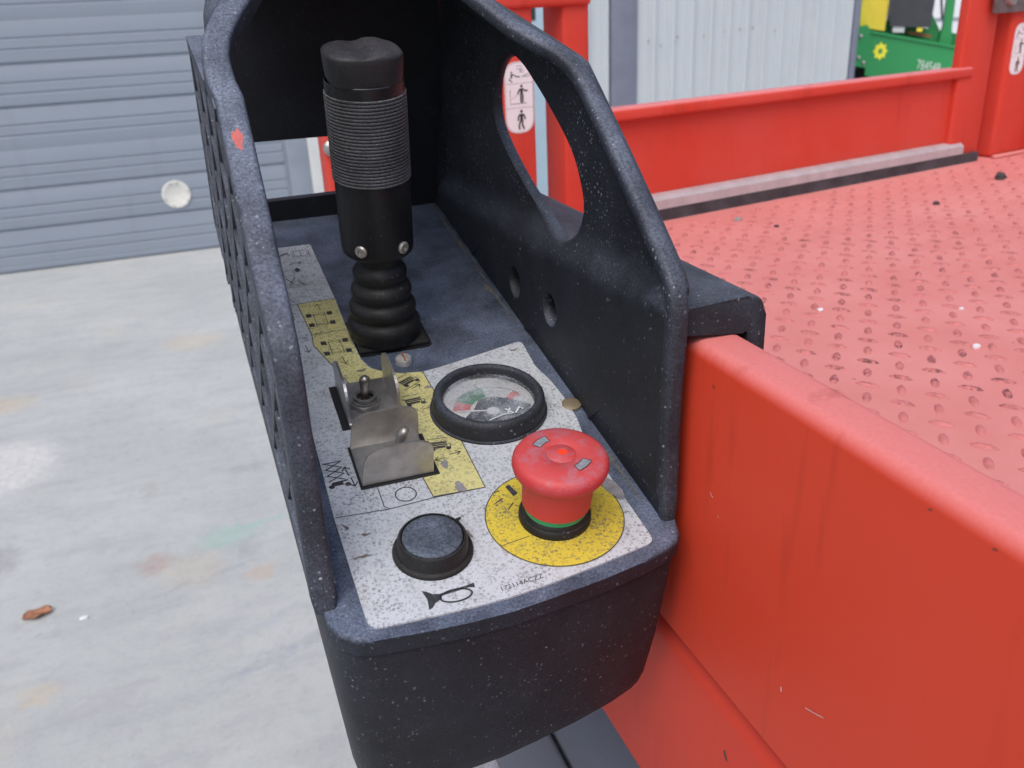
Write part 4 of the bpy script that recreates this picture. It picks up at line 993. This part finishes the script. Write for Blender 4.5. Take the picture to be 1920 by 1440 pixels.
# ================================================================== small loose things
def scatter(name, label, cat, x, y, z, sx, sy, sz, mat, group=None, seed=0):
    rnd = random.Random(seed); bm = bmesh.new(); bmesh.ops.create_icosphere(bm, subdivisions=2, radius=1)
    for v in bm.verts:
        q = 1 + rnd.uniform(-.22, .22); v.co = Vector((v.co.x * sx * q, v.co.y * sy * q, max(-0.6, v.co.z) * sz * q)) * MM
    o = from_bm(name, bm, mat, None, 30); o.location = (x, y, z + sz * 0.5 * MM); return tag(o, label, cat, group)
LEAFM = simple('dry_brown_leaf', (0.34, 0.155, 0.085), 0.7, vary=0.4, sc=60, bmp=0.3)
bm = bmesh.new(); rows = []
lv = [(-50, 0.05), (-44, 0.5), (-30, 0.75), (-12, 0.95), (4, 1.0), (20, 0.8), (34, 0.95), (46, 0.6), (54, 0.1)]
for x, wd in lv:
    row = []
    for j in range(7):
        t = j / 3 - 1; row.append(bm.verts.new(Vector((x + 5 * math.sin(j * 2.1 + x), t * 27 * wd * (1 + .22 * math.sin(x * .35 + j)), 5 + 8 * t * t + 5 * math.sin(x * .09 + j * .8))) * MM))
    rows.append(row)
for i in range(len(rows) - 1):
    for j in range(6): bm.faces.new((rows[i][j], rows[i][j + 1], rows[i + 1][j + 1], rows[i + 1][j]))
lf = from_bm('dry_leaf', bm, LEAFM, None, 60, norm=False); lf.scale = (0.58, 0.58, 0.7); lf.location = (-0.637, 1.655, 0.002); lf.rotation_euler = (0, 0, R(12))
sm2 = lf.modifiers.new('thickness', 'SOLIDIFY'); sm2.thickness = 0.0008
tag(lf, 'curled dry brown leaf lying on the concrete', 'leaf')
PEB = simple('dark_pebble', (0.05, 0.045, 0.05), 0.7, vary=0.3, sc=300); PALE = simple('pale_chip', (0.72, 0.74, 0.78), 0.6, vary=0.05); GRV = simple('grey_grit', (0.27, 0.28, 0.27), 0.8, vary=0.3, sc=200)
DZ = H - 0.078
scatter('pebble', 'dark round pebble on the pink deck near the far corner post', 'pebble', 1.020, 0.729, DZ, 9, 8, 7, PEB, seed=1)
scatter('pebble', 'small dark crumb on the pink deck below the long kick strip', 'crumb', 0.821, 0.645, DZ, 5, 4, 3, PEB, seed=2)
scatter('pebble', 'tiny dark crumb on the deck towards the left end of the rubber skirt', 'crumb', 0.567, 0.645, DZ, 3, 3, 2, PEB, seed=3)
scatter('paint_chip', 'small white chip on the deck close to the near toe board hook', 'chip', 0.411, 0.352, DZ, 3, 3, 2, PALE, seed=4)
scatter('paint_chip', 'tiny white chip between the tread lugs in the middle of the deck', 'chip', 0.526, 0.298, DZ, 2.2, 2.2, 1.5, PALE, seed=5)
scatter('paint_chip', 'largest white chip lying between the tread lugs at the right', 'chip', 0.464, 0.219, DZ, 3.6, 2.6, 2.2, PALE, seed=6)
scatter('grit', 'crumb of grey grit at the foot of the rubber skirt', 'grit', 0.545, 0.700, DZ, 7, 4, 3, GRV, seed=7)
scatter('paint_chip', 'white chip on the concrete beside the dry leaf', 'chip', -0.534, 1.602, 0, 10, 8, 4, PALE, seed=8)
